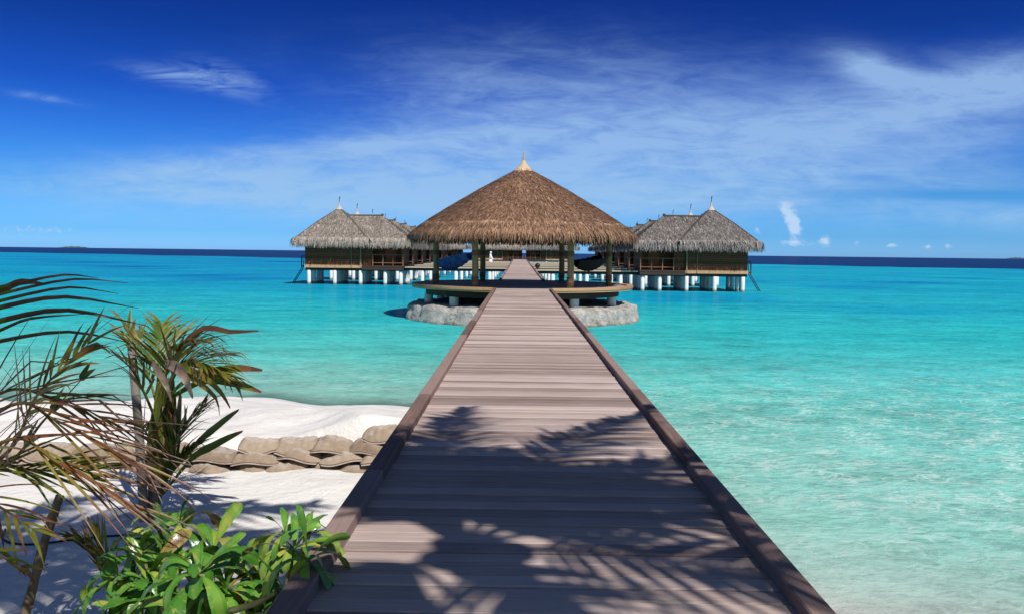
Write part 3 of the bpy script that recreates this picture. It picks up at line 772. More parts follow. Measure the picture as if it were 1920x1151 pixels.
def fringe_edge(mb, a, b, outw, n, zlo=0.0):
    a, b = Vector(a), Vector(b); outw = Vector(outw); n = int(n * 2.3)
    for i in range(n):
        p = a.lerp(b, RN.random()) + Vector((0, 0, RN.uniform(-0.12, 0.22))) - outw * RN.uniform(-0.05, 0.28)
        fringe_blade(mb, p, outw, RN.uniform(0.4, 0.84), RN.uniform(0.03, 0.06), tone_r(0.35, 1.12))
def villa_roof(sx):
    mb = MB(); H = 2.2          # eave height over the floor
    e = 3.3; ap = 5.32
    zb = H + 0.18
    A = [(-e, -e, zb), (e, -e, zb), (e, e, zb), (-e, e, zb)]; top = (0, 0, ap)
    # slightly bellied pyramid: two stages
    k = 0.5; mid = [(x * k, y * k, zb + (ap - zb) * 0.53) for x, y, _ in A]
    for i in range(4):
        a, b = A[i], A[(i + 1) % 4]; c, d = mid[(i + 1) % 4], mid[i]
        facet(mb, a, b, c, d, 900); facet(mb, d, c, top, top, 450)
    x1 = 6.9; ey = 3.0; r0, r1 = 0.4, 4.0; zr = 4.62; zb2 = zb - 0.02
    facet(mb, (2.4, -ey, zb2), (x1, -ey, zb2), (r1, 0, zr), (r0, 0, zr), 1000)
    facet(mb, (x1, ey, zb2), (2.4, ey, zb2), (r0, 0, zr), (r1, 0, zr), 700)
    facet(mb, (x1, -ey, zb2), (x1, ey, zb2), (r1, 0, zr), (r1, 0, zr), 700)
    mb.tube([(r0, 0, zr + 0.02), (r1, 0, zr + 0.03)], 0.09, 8, 0.1)
    mb.box((r1 - 0.15, -0.08, zr), (r1 + 0.05, 0.08, zr + 0.2), 0.05)
    for a, b, ow, n in ((A[0], A[1], (0, -1, 0), 560), (A[3], A[0], (-1, 0, 0), 560), (A[1], (e, -2.4, zb), (1, 0, 0), 90), (A[2], A[3], (0, 1, 0), 350),
                        ((3.2, -ey, zb2), (x1, -ey, zb2), (0, -1, 0), 380), ((x1, -ey, zb2), (x1, ey, zb2), (1, 0, 0), 480), ((x1, ey, zb2), (3.2, ey, zb2), (0, 1, 0), 200)):
        fringe_edge(mb, a, b, ow, n)
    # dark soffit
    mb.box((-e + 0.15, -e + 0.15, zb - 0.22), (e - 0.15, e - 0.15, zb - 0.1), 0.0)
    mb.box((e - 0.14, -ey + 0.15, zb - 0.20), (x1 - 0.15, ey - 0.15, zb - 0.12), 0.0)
    # hip creases
    for i in (0, 1): mb.tube([A[i], mid[i], top], [0.05, 0.06, 0.06], 6, 0.12)
    return mb
def mirror(mb, sx):
    if sx < 0:
        mb.v = [(-x, y, z) for x, y, z in mb.v]; mb.f = [tuple(reversed(f)) for f in mb.f]
    return mb
def make_villa(sx, label):
    """floor at z = 0 of the thing; +x (times sx) is the side of the central jetty"""
    t = thing('water_villa', label, 'villa', (0, 0, 0), 'thatched villas on piles over the lagoon')
    mb = mirror(villa_roof(sx), sx); rf = mb.build('roof', M['thatch_grey'] if sx > 0 else M['thatch_dark'], t)
    mb = MB(); mb.lathe([(0.36, 5.14), (0.25, 5.28), (0.13, 5.44), (0.07, 5.62), (0.05, 5.84)], 14)
    fn = mb.build('finial', M['finial'], rf)
    mb = MB(); mb.tube([(0, 0, 5.8), (0, 0, 6.2)], 0.03, 8); mb.tube([(0, 0, 6.18), (0.05, 0, 6.26), (0.03, 0, 6.34)], 0.04, 8)
    mb.build('spike', M['metal'], rf)
    mb = MB(); mb.box((-2.5, -2.5, 0.16), (2.5, 2.5, 2.55)); mirror(mb, sx).build('wall', M['wall'], t)
    mb = MB(); mb.box((2.5, -1.2, 0.16), (6.1, 2.3, 2.55)); mb.box((2.503, -2.30, 0.16), (3.5, -1.2, 2.5)); mb.box((6.0, -2.2, 0.16), (6.1, -1.2, 2.5))
    mirror(mb, sx).build('wall', M['wall'], t)
    mb = MB(); mb.box((-2.56, -2.56, -0.12), (2.56, 2.6, 0.14)); mirror(mb, sx).build('skirting_board', M['rim'], t)
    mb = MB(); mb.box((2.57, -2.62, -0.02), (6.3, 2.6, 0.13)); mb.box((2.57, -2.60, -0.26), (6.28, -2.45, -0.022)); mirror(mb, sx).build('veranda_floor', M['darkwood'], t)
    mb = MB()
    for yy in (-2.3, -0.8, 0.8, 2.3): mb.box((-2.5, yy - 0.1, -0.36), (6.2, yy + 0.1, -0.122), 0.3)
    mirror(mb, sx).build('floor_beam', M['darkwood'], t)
    mb = MB()
    for zz in (1.05, 0.34): mb.box((3.5, -2.56, zz), (6.25, -2.50, zz + 0.06))
    for xx in (3.5, 4.4, 5.3, 6.19): mb.box((xx, -2.57, 0.13), (xx + 0.07, -2.49, 1.13))
    mb.box((6.19, -2.48, 1.05), (6.25, -1.2, 1.11))
    mirror(mb, sx).build('railing', M['rail'], t)
    mb = MB(); mb.box((4.5, -1.23, 0.18), (5.4, -1.19, 2.2)); mirror(mb, sx).build('door', M['door'], t)
    mb = MB(); mb.tube([(1.62, -2.56, -0.1), (1.62, -2.56, 2.4)], 0.045, 8); mb.tube([(2.46, -2.55, -0.1), (2.46, -2.55, 2.4)], 0.06, 8); mirror(mb, sx).build('drainpipe', M['post'], t)
    pl = None
    for yy in (-2.3, -0.6, 1.0, 2.3):
        for xx in (-2.2, 0.1, 2.4, 4.6, 6.0):
            if pl is None: pl = pile_mesh(1.25, 0.17).build('pile', M['pile'], t, smooth=True); o = pl
            else: o = pl.copy(); COL.objects.link(o); o.parent = t
            o.location = (sx * xx, yy, -1.6)
    # side steps into the lagoon
    mb = MB(); mb.box((-3.3, -0.9, -0.12), (-2.562, 1.3, 0.02)); mb.box((-3.3, -0.9, 0.02), (-3.24, -0.84, 0.9)); mb.box((-3.3, 1.24, 0.02), (-3.24, 1.3, 0.9)); mb.box((-3.3, -0.84, 0.84), (-3.25, 1.24, 0.9))
    mirror(mb, sx).build('landing', M['darkwood'], t)
    mb = MB()
    for yy in (-0.72, -0.1): mb.tube([(-3.25, yy, 0.75), (-3.3, yy, -0.2), (-4.25, yy, -1.75)], 0.035, 8)
    for k in range(7):
        s = k / 7; mb.tube([(-3.33 - 0.9 * s, -0.72, -0.25 - 1.46 * s), (-3.33 - 0.9 * s, -0.1, -0.25 - 1.46 * s)], 0.028, 6)
    mirror(mb, sx).build('ladder', M['ladder'], t)
    mb = MB(); mb.lathe([(0.2, -3), (0.2, -0.55), (0.24, -0.54), (0.24, -0.42)], 12, (-2.95, 0.75, 0)); mirror(mb, sx).build('pile', M['pile'], t, smooth=True)
    return t
ords = ['first', 'second', 'third', 'fourth', 'fifth', 'sixth']
LX, LY, RX, RY, SP = -16.5, 72.5, 16.15, 67.0, 10.6
FZ = 1.6
vl = make_villa(1, 'front villa of the left row, grey thatch, ladder into the lagoon on its left side'); vl.location = (LX, LY, FZ)
vr = make_villa(-1, 'front villa of the right row, grey thatch, ladder into the lagoon on its right side'); vr.location = (RX, RY, FZ)
for i in range(1, 6):
    copy_tree(vl, (LX - 0.55 * i ** 0.7, LY + SP * i, FZ), f'grey thatched villa on piles, {ords[i]} back in the left row of the jetty')
    copy_tree(vr, (RX + 0.55 * i ** 0.7, RY + SP * i, FZ), f'grey thatched villa on piles, {ords[i]} back in the right row of the jetty')
ends = [(-14.6, 'far left'), (-3.5, 'just left of centre'), (5.4, 'just right of centre'), (18.4, 'far right')]
for x, nm in ends:
    copy_tree(vl if x < 0 else vr, (x - 2.0 if x < 0 else x + 2.0, 146, FZ + 0.2), f'grey thatched villa in the back row across the jetty end, {nm}')

# side jetties from the boardwalk to each villa
def side_jetty(x0, x1, y, label):
    t = thing('side_jetty', label, 'jetty', ((x0 + x1) / 2, y, FZ), 'side jetties between the boardwalk and villas')
    mb = MB(); lo, hi = min(x0, x1), max(x0, x1); x = lo
    while x < hi - 0.02:
        w_ = min(0.3, hi - x); mb.box((x, y - 0.85, FZ - 0.045), (x + w_ - 0.01, y + 0.85, FZ)); x += 0.3
    under(t, mb.build('decking', M['walk']))
    mb = MB(); mb.box((lo, y - 0.90, FZ - 0.06), (hi, y - 0.852, FZ + 0.04)); mb.box((lo, y + 0.852, FZ - 0.06), (hi, y + 0.90, FZ + 0.04)); under(t, mb.build('curb', M['walk']))
    mb = MB(); mb.box((lo, y - 0.7, FZ - 0.30), (hi, y - 0.5, FZ - 0.048)); mb.box((lo, y + 0.5, FZ - 0.30), (hi, y + 0.7, FZ - 0.048)); under(t, mb.build('beam', M['darkwood']))
    p0 = None; nn = 3
    for k in range(nn):
        for s in (-0.6, 0.6):
            xx = lo + (hi - lo) * (k + 0.5) / nn
            if p0 is None: o = pile_mesh(FZ - 0.31, 0.17).build('pile', M['pile'], smooth=True); p0 = o
            else: o = p0.copy(); COL.objects.link(o)
            o.location = (xx, y + s, 0); under(t, o)
    return t
for i in range(6):
    side_jetty(XL - 0.16, LX + 6.32 - 0.55 * (i ** 0.7 if i else 0), LY + 2.1 + SP * i - 3.2, f'pale plank side jetty from the boardwalk to the {ords[i]} villa of the left row')
    side_jetty(XR + 0.16, RX - 6.32 + 0.55 * (i ** 0.7 if i else 0), RY + 2.1 + SP * i - 3.2, f'pale plank side jetty from the boardwalk to the {ords[i]} villa of the right row')

# globe lamps by the boardwalk and the small white figure on a far veranda
def lamp(x, y, label):
    z = dz_(y); t = thing('globe_lamp', label, 'lamp', (x, y, z), 'globe lamps beside the boardwalk')
    mb = MB(); mb.lathe([(0.05, -0.1), (0.05, 0.1), (0.10, 0.12), (0.10, 0.14)], 12); mb.build('stem', M['metal'], t)
    mb = MB(); mb.lathe([(0.22 * math.sin(math.pi * k / 12) + 0.004, 0.34 - 0.22 * math.cos(math.pi * k / 12)) for k in range(13)], 18); mb.build('globe', M['lamp'], t, smooth=True)
lamp(XR + 0.30, 66.0, 'black globe lamp on the right edge of the boardwalk past the pavilion')
lamp(XL - 0.32, 112.0, 'black globe lamp on the left edge of the boardwalk near its far end')
mb = MB(); sx_, sy_ = -4.35, 122.0; z0 = FZ + 0.3
mb.box((sx_ - 0.25, sy_ - 0.25, FZ - 0.5), (sx_ + 0.25, sy_ + 0.25, z0))
mb.tube([(sx_ + 0.45, sy_, z0), (sx_ + 0.2, sy_, z0 + 0.2), (sx_, sy_, z0 + 0.45), (sx_ - 0.05, sy_, z0 + 0.8), (sx_ + 0.02, sy_, z0 + 0.92)], [0.09, 0.14, 0.2, 0.17, 0.08], 12)
mb.lathe([(0.02, -0.2), (0.13, -0.14), (0.18, 0.0), (0.13, 0.14), (0.02, 0.2)], 12, (sx_, sy_, z0 + 1.08))
mb.tube([(sx_ - 0.15, sy_ - 0.1, z0 + 0.1), (sx_ - 0.12, sy_ - 0.05, z0 + 0.5)], [0.1, 0.07], 8)
tag(mb.build('statue', M['white'], smooth=True), 'small white seated figure beside the jetty in front of the far villas', 'statue')

# ------------------------------------------------------------------ sandbags
def bag_mesh(seed, L=0.54, Wd=0.36, H=0.15):
    rn = random.Random(seed); n, k = 22, 14; mb = MB(); ph = [rn.uniform(0, 6) for _ in range(6)]
    top = []; bot = []
    for i in range(n + 1):
        s = i / n * 2 - 1
        for j in range(k + 1):
            q = j / k * 2 - 1
            prof_ = max(0, 1 - abs(s) ** 3.2) ** 0.7 * max(0, 1 - abs(q) ** 2.6) ** 0.75
            x = s * L / 2 * (1 - 0.10 * q * q) + 0.012 * math.sin(q * 3 + ph[0]); y = q * Wd / 2 * (1 - 0.14 * s * s) + 0.012 * math.sin(s * 3 + ph[1])
            zc = 0.022 * math.sin(s * 2.6 + ph[2]) + 0.014 * math.sin(q * 3 + ph[3] + s)
            lump = 0.012 * math.sin(s * 6 + ph[4]) * math.cos(q * 5 + ph[5]) + 0.006 * math.sin(s * 17 + ph[0]) 
            top.append((x, y, zc + (H * 0.56 + lump) * prof_)); bot.append((x, y, zc - H * 0.44 * prof_))
    f1 = []; f2 = []
    for i in range(n):
        for j in range(k):
            a = i * (k + 1) + j
            f1.append((a, a + k + 1, a + k + 2, a + 1)); f2.append((a, a + 1, a + k + 2, a + k + 1))
    mb.add(top, f1); mb.add(bot, f2)
    # stitched hem: short frill along the front edge
    fr = []
    for i in range(n + 1):
        b_ = bot[i * (k + 1)]; fr.append(Vector(b_))
    mb.strip([p + Vector((0, -0.012, -0.002)) for p in fr], Vector((0, 1, 0.25)).normalized(), [0.045] * len(fr))
    mb.tube([p + Vector((0, -0.004, 0)) for p in fr], 0.010, 6, 1.0)
    me = mb.build('sandbag', M['bag'], smooth=True)
    return me
protos = [bag_mesh(s) for s in (1, 2, 3, 4)]
used = [False] * 4
courses = [('bottom', 0, 14), ('second', 1, 14), ('third', 2, 5), ('top', 3, 1)]
num = ['nearest the boardwalk', 'second', 'third', 'fourth', 'fifth', 'sixth', 'seventh', 'eighth', 'ninth', 'tenth', 'eleventh', 'twelfth', 'thirteenth', 'fourteenth']
bagr = random.Random(5)
for nm, c, cnt in courses:
    x = -1.02 - (0.27 if c % 2 else 0.0) - 0.1 * (c == 3)
    for i in range(cnt):
        k = bagr.randrange(4)
        if not used[k]: o = protos[k]; used[k] = True
        else: o = protos[k].copy(); COL.objects.link(o)
        sg = bagr.uniform(0.88, 1.12); x -= 0.236 * sg
        o.location = (x, 9.08 + 0.09 * c + bagr.uniform(-0.04, 0.04) + 0.05 * math.sin(x * 2), 0.455 + 0.118 * c + bagr.uniform(-0.012, 0.012) - (0.02 if c == 0 else 0))
        o.rotation_euler = (R(bagr.uniform(4, 16)), R(bagr.uniform(-9, 9)), R(bagr.uniform(-14, 14)))
        o.scale = (sg, bagr.uniform(0.95, 1.15), bagr.uniform(0.85, 1.08))
        x -= 0.236 * sg
        pos_txt = num[i] if i == 0 else num[i] + ' from the boardwalk'
        tag(o, f'tan sandbag in the {nm} course of the low beach wall, {pos_txt}', 'sandbag', 'sandbags of the low beach wall')
for k in range(4):
    if not used[k]: bpy.data.objects.remove(protos[k])

# ------------------------------------------------------------------ palms
def bez(pts, n):
    """smooth curve (Catmull-Rom) through pts"""
    P = [Vector(p) for p in pts]; P = [P[0] * 2 - P[1]] + P + [P[-1] * 2 - P[-2]]; out = []
    segs = len(P) - 3
    for i in range(n):
        t = i / (n - 1) * segs; k = min(int(t), segs - 1); t -= k
        a, b, c, d = P[k:k + 4]
        out.append(0.5 * ((2 * b) + (c - a) * t + (2 * a - 5 * b + 4 * c - d) * t * t + (3 * b - a - 3 * c + d) * t ** 3))
    return out
def leaflet(mb, p, d, nrm, L, w, droop, tone, rn, segs=6, tipbrown=0.3, kink=None):
    pts = [Vector(p)]; cur = d.normalized(); st = L / segs; tones = []
    widths = []; nr = []; sides = []
    for i in range(segs + 1):
        t = i / segs
        widths.append(max(0.002, w * min(1, 0.35 + 4 * t) * (1 - t ** 2.2)))
    kk = rn.randrange(3, segs) if kink is None and rn.random() < 0.22 else None
    for i in range(segs):
        cur = (cur + Vector((0, 0, -droop * (i + 1) / segs))).normalized()
        if kk == i: cur = (cur + Vector((rn.uniform(-0.2, 0.2), rn.uniform(-0.2, 0.2), -0.8))).normalized()
        pts.append(pts[-1] + cur * st)
        tones.append(min(1.0, tone + tipbrown * max(0, (i / segs - 0.35) * 1.6)))
    for i in range(segs + 1):
        dd = (pts[min(i + 1, segs)] - pts[max(i - 1, 0)]).normalized()
        s = dd.cross(nrm)
        if s.length < 1e-3: s = dd.cross(Vector((0, 1, 0)))
        s.normalize(); sides.append(s); nr.append(s.cross(dd))
    mb.strip(pts, sides, widths, tones, 0.35, nr)
def frond(mb, pts, n, L, w, rn, tone=(0.1, 0.4), droop=0.16, start=0.12, rad=0.016, spread=55, sides=(1, -1), tipbrown=0.35, up=None, fade=0.45, rtone=0.35):
    C = bez(pts, 28)
    mb.tube(C, [rad * (1 - 0.85 * i / 27) for i in range(28)], 6, rtone)
    for i in range(n):
        t = start + (1 - start) * i / (n - 1); k = min(int(t * 27), 26)
        p = C[k].lerp(C[k + 1], t * 27 - k); d = (C[k + 1] - C[k]).normalized()
        u_ = up or Vector((0, 0, 1)); s = d.cross(u_)
        if s.length < 0.05: s = d.cross(Vector((0, 1, 0)))
        s.normalize(); nn = s.cross(d).normalized()
        env = (0.55 + 0.45 * math.sin(math.pi * min(1, t * 1.1))) * (1 - fade * t)
        for sg in sides:
            a = R(spread * (1 - 0.45 * t) + rn.uniform(-9, 9))
            dd = d * math.cos(a) + s * (sg * math.sin(a)) + nn * rn.uniform(-0.05, 0.28)
            leaflet(mb, p, dd, nn, L * env * rn.uniform(0.8, 1.12), w * rn.uniform(0.75, 1.2), droop * rn.uniform(0.6, 1.5), rn.uniform(*tone), rn, tipbrown=tipbrown * rn.uniform(0.4, 1.4))

def tall_palm(label, base, crown, fr, seed):
    rn = random.Random(seed); t = thing('palm_tree', label, 'palm tree', base, 'tall palms shading the boardwalk')
    b, c = Vector(base), Vector(crown)
    mid = b.lerp(c, 0.55) + Vector((-(c.x - b.x) * 0.12, -(c.y - b.y) * 0.12, 0))
    C = bez([b - Vector((0, 0, 0.2)), mid, c], 24); mb = MB()
    mb.tube(C, [0.17 - 0.06 * i / 23 + (0.012 if i % 2 else 0) for i in range(24)], 12); under(t, mb.build('trunk', M['bark'], smooth=True))
    for az in (20, 80, 140, 200, 260, 320):  # nuts out of view, added to darken the middle of the crown's shadow
        mb = MB(); mb.lathe([(0.01, -0.13), (0.08, -0.11), (0.115, -0.02), (0.10, 0.07), (0.02, 0.13)], 10, (c.x + 0.2 * math.cos(R(az)), c.y + 0.2 * math.sin(R(az)), c.z - 0.22)); under(t, mb.build('coconut', M['shrub'], smooth=True))
    for az, L, up, dr in fr:
        d = Vector((math.cos(R(az)), math.sin(R(az)), 0)); pts = []
        for k in range(6):
            s = k / 5
            pts.append(c + d * (L * s * (1 - 0.08 * s)) + Vector((0, 0, up * s - (up + dr) * s * s)))
        mb = MB(); frond(mb, pts, 68, 1.10, 0.060, rn, (0.0, 0.35), 0.30, 0.12, 0.035, 58, fade=0.35); under(t, mb.build('frond', M['frond']))
    return t
tall_palm('tall coconut palm on the shore right of the boardwalk, its crown shading the near planks', (2.5, -0.4, 0.6), (2.35, -0.13, 7.9),
          [(97, 4.6, 0.9, 0.7), (73, 4.7, 0.8, 0.8), (49, 4.1, 0.9, 0.8), (21, 4.2, 0.9, 0.9), (-12, 4.0, 0.8, 0.9), (-60, 3.5, 1.0, 1.0), (-120, 3.3, 1.0, 1.0),
           (112, 3.7, 0.7, 0.9), (130, 3.6, 0.9, 0.9), (238, 3.2, 0.9, 1.0), (86, 2.4, 1.3, 0.2), (120, 2.2, 1.3, 0.2), (60, 2.2, 1.3, 0.2), (35, 2.4, 1.1, 0.4), (104, 3.0, 0.8, 0.6)], 3)
tall_palm('leaning coconut palm left of the boardwalk, its fronds dappling the sand with shade', (-3.4, -1.2, 0.6), (-2.5, 0.5, 7.6),
          [(12, 4.0, 0.9, 0.7), (24, 4.7, 0.9, 0.6), (33, 4.4, 0.9, 0.7), (43, 4.6, 0.9, 0.6), (52, 4.2, 0.9, 0.8), (74, 3.8, 0.9, 0.9), (100, 3.6, 0.8, 1.0), (130, 3.6, 0.9, 1.0), (165, 3.4, 0.9, 1.1), (205, 3.2, 1.0, 1.1), (250, 3.2, 0.9, 1.0), (300, 3.2, 0.9, 1.0), (340, 3.2, 1.0, 1.0)], 4)

# young palm tied to a stake, left of the boardwalk
D0 = 7.4
def yp(px, py, dD=0.0): return at(px, py, D0 + dD)
yb = atz(284, 978, 0.46)
rn = random.Random(21)
t = thing('young_palm', 'young ragged palm with browning fronds tied to a grey stake beside the sandbag wall', 'palm', yb)
mb = MB(); mb.tube([yb - Vector((0, 0, 0.1)), yp(293, 900), yp(300, 830), yp(308, 760)], [0.05, 0.065, 0.085, 0.06], 10); under(t, mb.build('trunk', M['bark'], smooth=True))
mb = MB()
for k in range(16):              # overlapping leaf sheaths
    a = rn.uniform(0, 6.28); o_ = Vector((math.cos(a), math.sin(a), 0)) * 0.07
    p0 = yp(292 + rn.uniform(-6, 8), rn.uniform(860, 950)) + o_ * 0.7; p1 = yp(305 + rn.uniform(-12, 16), rn.uniform(700, 770)) + o_ * 1.5
    C = bez([p0, p0.lerp(p1, 0.5) + o_ * 0.5, p1], 7); sd = Vector((-math.sin(a), math.cos(a), 0))
    mb.strip(C, sd, [0.05, 0.10, 0.11, 0.10, 0.08, 0.06, 0.03], rn.choice([0.1, 0.2, 0.35, 0.55, 0.8, 0.95]), 0.3, o_.normalized())
under(t, mb.build('leaf_sheath', M['frond'], smooth=True))
YF = [  # control points in photo pixels with depth offsets, leaflets, length, width, tone range
    ([(305, 790, 0), (300, 700, 0.05), (298, 655, 0.2), (305, 610, 0.5)], 22, 0.62, 0.030, (0.1, 0.4), 50),
    ([(306, 780, 0), (312, 700, -0.1), (338, 655, -0.15), (385, 640, -0.2)], 24, 0.58, 0.030, (0.1, 0.5), 50),
    ([(308, 770, 0), (325, 700, 0.1), (365, 668, 0.15), (425, 665, 0.2)], 24, 0.58, 0.028, (0.2, 0.6), 36),
    ([(308, 770, 0), (330, 700, -0.2), (375, 680, -0.4), (425, 705, -0.5)], 22, 0.50, 0.034, (0.15, 0.5), 36),
    ([(300, 780, 0), (280, 710, 0.1), (258, 660, 0.1), (240, 610, 0.2)], 15, 0.50, 0.030, (0.15, 0.45), 36),
    ([(298, 800, 0), (270, 735, -0.2), (245, 690, -0.3), (215, 665, -0.4)], 12, 0.36, 0.030, (0.3, 0.7), 34),
    ([(300, 890, 0), (318, 850, -0.1), (345, 800, -0.2), (385, 760, -0.3)], 20, 0.52, 0.028, (0.05, 0.25), 32),
    ([(300, 930, 0), (315, 890, -0.1), (335, 860, -0.2), (370, 835, -0.35)], 14, 0.50, 0.034, (0.05, 0.25), 30),
    ([(298, 870, 0), (285, 830, -0.2), (265, 800, -0.4), (240, 790, -0.5)], 10, 0.32, 0.028, (0.6, 0.95), 45),
]
for pts, n, L, w_, tn, spd in YF:
    mb = MB(); frond(mb, [yp(*p) for p in pts], n, L, w_, rn, tn, 0.13, 0.3, 0.016, spd, tipbrown=0.55, fade=0.1); under(t, mb.build('frond', M['frond'], smooth=True))
mb = MB()                        # broad unsplit blades and dead grey ones
for pts, w_, tn in [([(309, 750, -0.1), (330, 690, -0.5), (380, 705, -0.6), (415, 735, -0.65), (432, 765, -0.65)], 0.06, [0.2, 0.3, 0.35, 0.42, 0.46, 0.5, 0.52, 0.6]), ([(308, 752, -0.1), (325, 695, -0.48), (370, 715, -0.58), (405, 745, -0.62), (412, 778, -0.62)], 0.05, [0.15, 0.25, 0.35, 0.42, 0.47, 0.5, 0.5, 0.5]), ([(310, 748, -0.1), (335, 685, -0.45), (390, 690, -0.5), (440, 715, -0.55), (455, 750, -0.55)], 0.05, [0.15, 0.2, 0.3, 0.3, 0.4, 0.45, 0.55, 0.7]), ([(310, 680, -0.4), (335, 690, -0.55), (352, 715, -0.6), (362, 745, -0.6)], 0.11, [0.98] * 8),
                    ([(285, 680, -0.4), (300, 700, -0.5), (315, 725, -0.55), (322, 752, -0.55)], 0.08, [0.98] * 8), ([(305, 905, -0.05), (370, 830, -0.3), (400, 805, -0.35), (425, 785, -0.4), (448, 768, -0.4)], 0.10, [0.12] * 6 + [0.2, 0.6]),
                    ([(303, 930, -0.05), (360, 858, -0.3), (395, 838, -0.35), (425, 822, -0.4), (455, 808, -0.4)], 0.09, [0.14] * 6 + [0.2, 0.7]), ([(309, 745, -0.05), (330, 660, -0.2), (380, 615, -0.25), (430, 622, -0.3), (485, 620, -0.3)], 0.055, [0.6, 0.65, 0.7, 0.7, 0.75, 0.75, 0.8, 0.8]),
                    ([(312, 745, -0.1), (360, 705, -0.3), (410, 695, -0.35), (450, 690, -0.4), (492, 694, -0.4)], 0.085, [0.15, 0.2, 0.2, 0.25, 0.3, 0.35, 0.6, 0.75]), ([(312, 750, -0.1), (375, 715, -0.2), (415, 712, -0.25), (455, 722, -0.3), (490, 735, -0.3)], 0.085, [0.2, 0.2, 0.2, 0.2, 0.25, 0.3, 0.35, 0.7]),
                    ([(312, 740, 0.0), (345, 650, 0.1), (318, 655, 0.05), (330, 625, 0.0), (326, 612, 0.0)], 0.06, [0.3] * 6 + [0.5, 0.6])]:
    C = bez([yp(*p) for p in pts], 9)
    mb.strip(C, Vector((0.15, 0.3, 0.9)).normalized(), [w_ * max(0.06, math.sin(math.pi * (0.12 + 0.84 * i / 8)) ** 0.7) for i in range(9)], tn, 0.3, Vector((0, -1, 0.2)))
under(t, mb.build('broad_blade', M['frond'], smooth=True))
mb = MB(); a, b = atz(272, 980, 0.44), yp(246, 640, 0.05)
mb.tube([a - Vector((0, 0, 0.15)), a.lerp(b, 0.5) + Vector((0.01, 0, 0)), b], [0.043, 0.041, 0.038], 12)
tag(mb.build('stake', M['stake']), 'upright grey wooden stake supporting the young palm', 'stake')

# second palm: crown just outside the left edge, fronds reaching into view
rn = random.Random(33)
pb = Vector((-3.75, 4.5, 0.45))
t = thing('low_palm', 'low palm at the left edge with long arching brown tipped fronds reaching over the beach', 'palm', pb)
mb = MB(); mb.tube([pb - Vector((0, 0, 0.2)), pb + Vector((0.02, 0, 0.5)), pb + Vector((0.05, -0.05, 1.0))], [0.13, 0.11, 0.08], 10); under(t, mb.build('trunk', M['bark'], smooth=True))
cr = pb + Vector((0.05, -0.05, 0.9))
def lp(px, py, D=4.4): return at(px, py, D)
# upper frond: rachis climbs outside the frame, long leaflets arch in from the left
mb = MB(); rach = [cr, lp(-230, 800, 4.45), lp(-170, 650, 4.35), lp(-120, 560, 4.3), lp(-60, 500, 4.25)]
mb.tube(bez(rach, 20), [0.02 * (1 - 0.04 * i) for i in range(20)], 6, 0.4)
for pts, w_ in [([(-120, 562), (-60, 550), (20, 535), (120, 516), (185, 522)], 0.028), ([(-135, 592), (-60, 570), (30, 545), (140, 524), (240, 531)], 0.028), ([(-143, 610), (-70, 585), (20, 560), (130, 539), (222, 551)], 0.03), ([(-156, 632), (-80, 602), (10, 575), (125, 557), (260, 578)], 0.042),
                ([(-174, 667), (-80, 632), (10, 600), (130, 582), (280, 612)], 0.048), ([(-182, 695), (-90, 655), (0, 620), (60, 597), (170, 588)], 0.034), ([(-188, 705), (-90, 668), (0, 640), (130, 622), (255, 645)], 0.034), ([(-128, 577), (-60, 560), (0, 548), (40, 530), (85, 532)], 0.085)]:
    C = bez([lp(x, y, 4.25 + 0.12 * i + rn.uniform(-0.05, 0.05)) for i, (x, y) in enumerate(pts)], 13)
    w_ *= 0.9
    mb.strip(C, Vector((0.05, 0.45, 0.9)).normalized(), [max(0.003, w_ * (0.8 + 0.2 * math.sin(3 * i / 12)) * (1 - (i / 12) ** 3.5)) for i in range(13)], [rn.choice([0.2, 0.3, 0.35]) if i < 6 else 0.75 + rn.uniform(-0.08, 0.08) for i in range(12)], 0.35, Vector((0, -0.9, 0.4)))
under(t, mb.build('frond', M['frond'], smooth=True))
LF = [  # rachis pixels with depth, leaflet count, length, width, tones, spread, droop
    ([(-150, 920, 4.4), (0, 860, 4.2), (70, 740, 4.1), (165, 645, 4.2)], 17, 0.46, 0.034, (0.3, 0.6), 48, 0.10),
    ([(-150, 900, 4.5), (0, 880, 4.4), (80, 790, 4.4), (152, 712, 4.5)], 4, 0.25, 0.06, (0.1, 0.3), 30, 0.05),
    ([(-150, 860, 4.3), (0, 770, 4.1), (110, 790, 4.0), (240, 860, 4.0)], 13, 0.95, 0.020, (0.5, 0.75), 20, 0.05),
    ([(-150, 860, 4.3), (0, 830, 4.0), (100, 860, 3.9), (230, 940, 3.9)], 11, 0.80, 0.020, (0.45, 0.7), 18, 0.05),
    ([(-150, 840, 4.6), (-20, 750, 4.6), (100, 745, 4.7), (210, 790, 4.8)], 12, 0.70, 0.022, (0.4, 0.75), 30, 0.08),
    ([(-150, 860, 4.4), (-30, 880, 4.3), (60, 880, 4.3), (150, 885, 4.3)], 15, 0.62, 0.028, (0.05, 0.45), 30, 0.05),
    ([(-150, 880, 4.3), (-60, 920, 4.0), (0, 950, 3.8), (60, 990, 3.7)], 9, 0.50, 0.020, (0.3, 0.7), 26, 0.08),
    ([(-150, 900, 4.0), (-70, 980, 3.6), (-20, 1030, 3.4), (40, 1060, 3.3)], 6, 0.30, 0.026, (0.2, 0.6), 22, 0.10),
]
for pts, n, L, w_, tn, spd, dr in LF:
    mb = MB(); P = [cr] + [lp(*p) for p in pts[1:]]
    frond(mb, P, n, L, w_ * 0.8, rn, (tn[0] - 0.03, tn[1] + 0.03), dr, 0.22, 0.015, spd, tipbrown=0.3, fade=0.15, up=Vector((0.1, -0.55, 0.8)).normalized(), rtone=0.55); under(t, mb.build('frond', M['frond'], smooth=True))
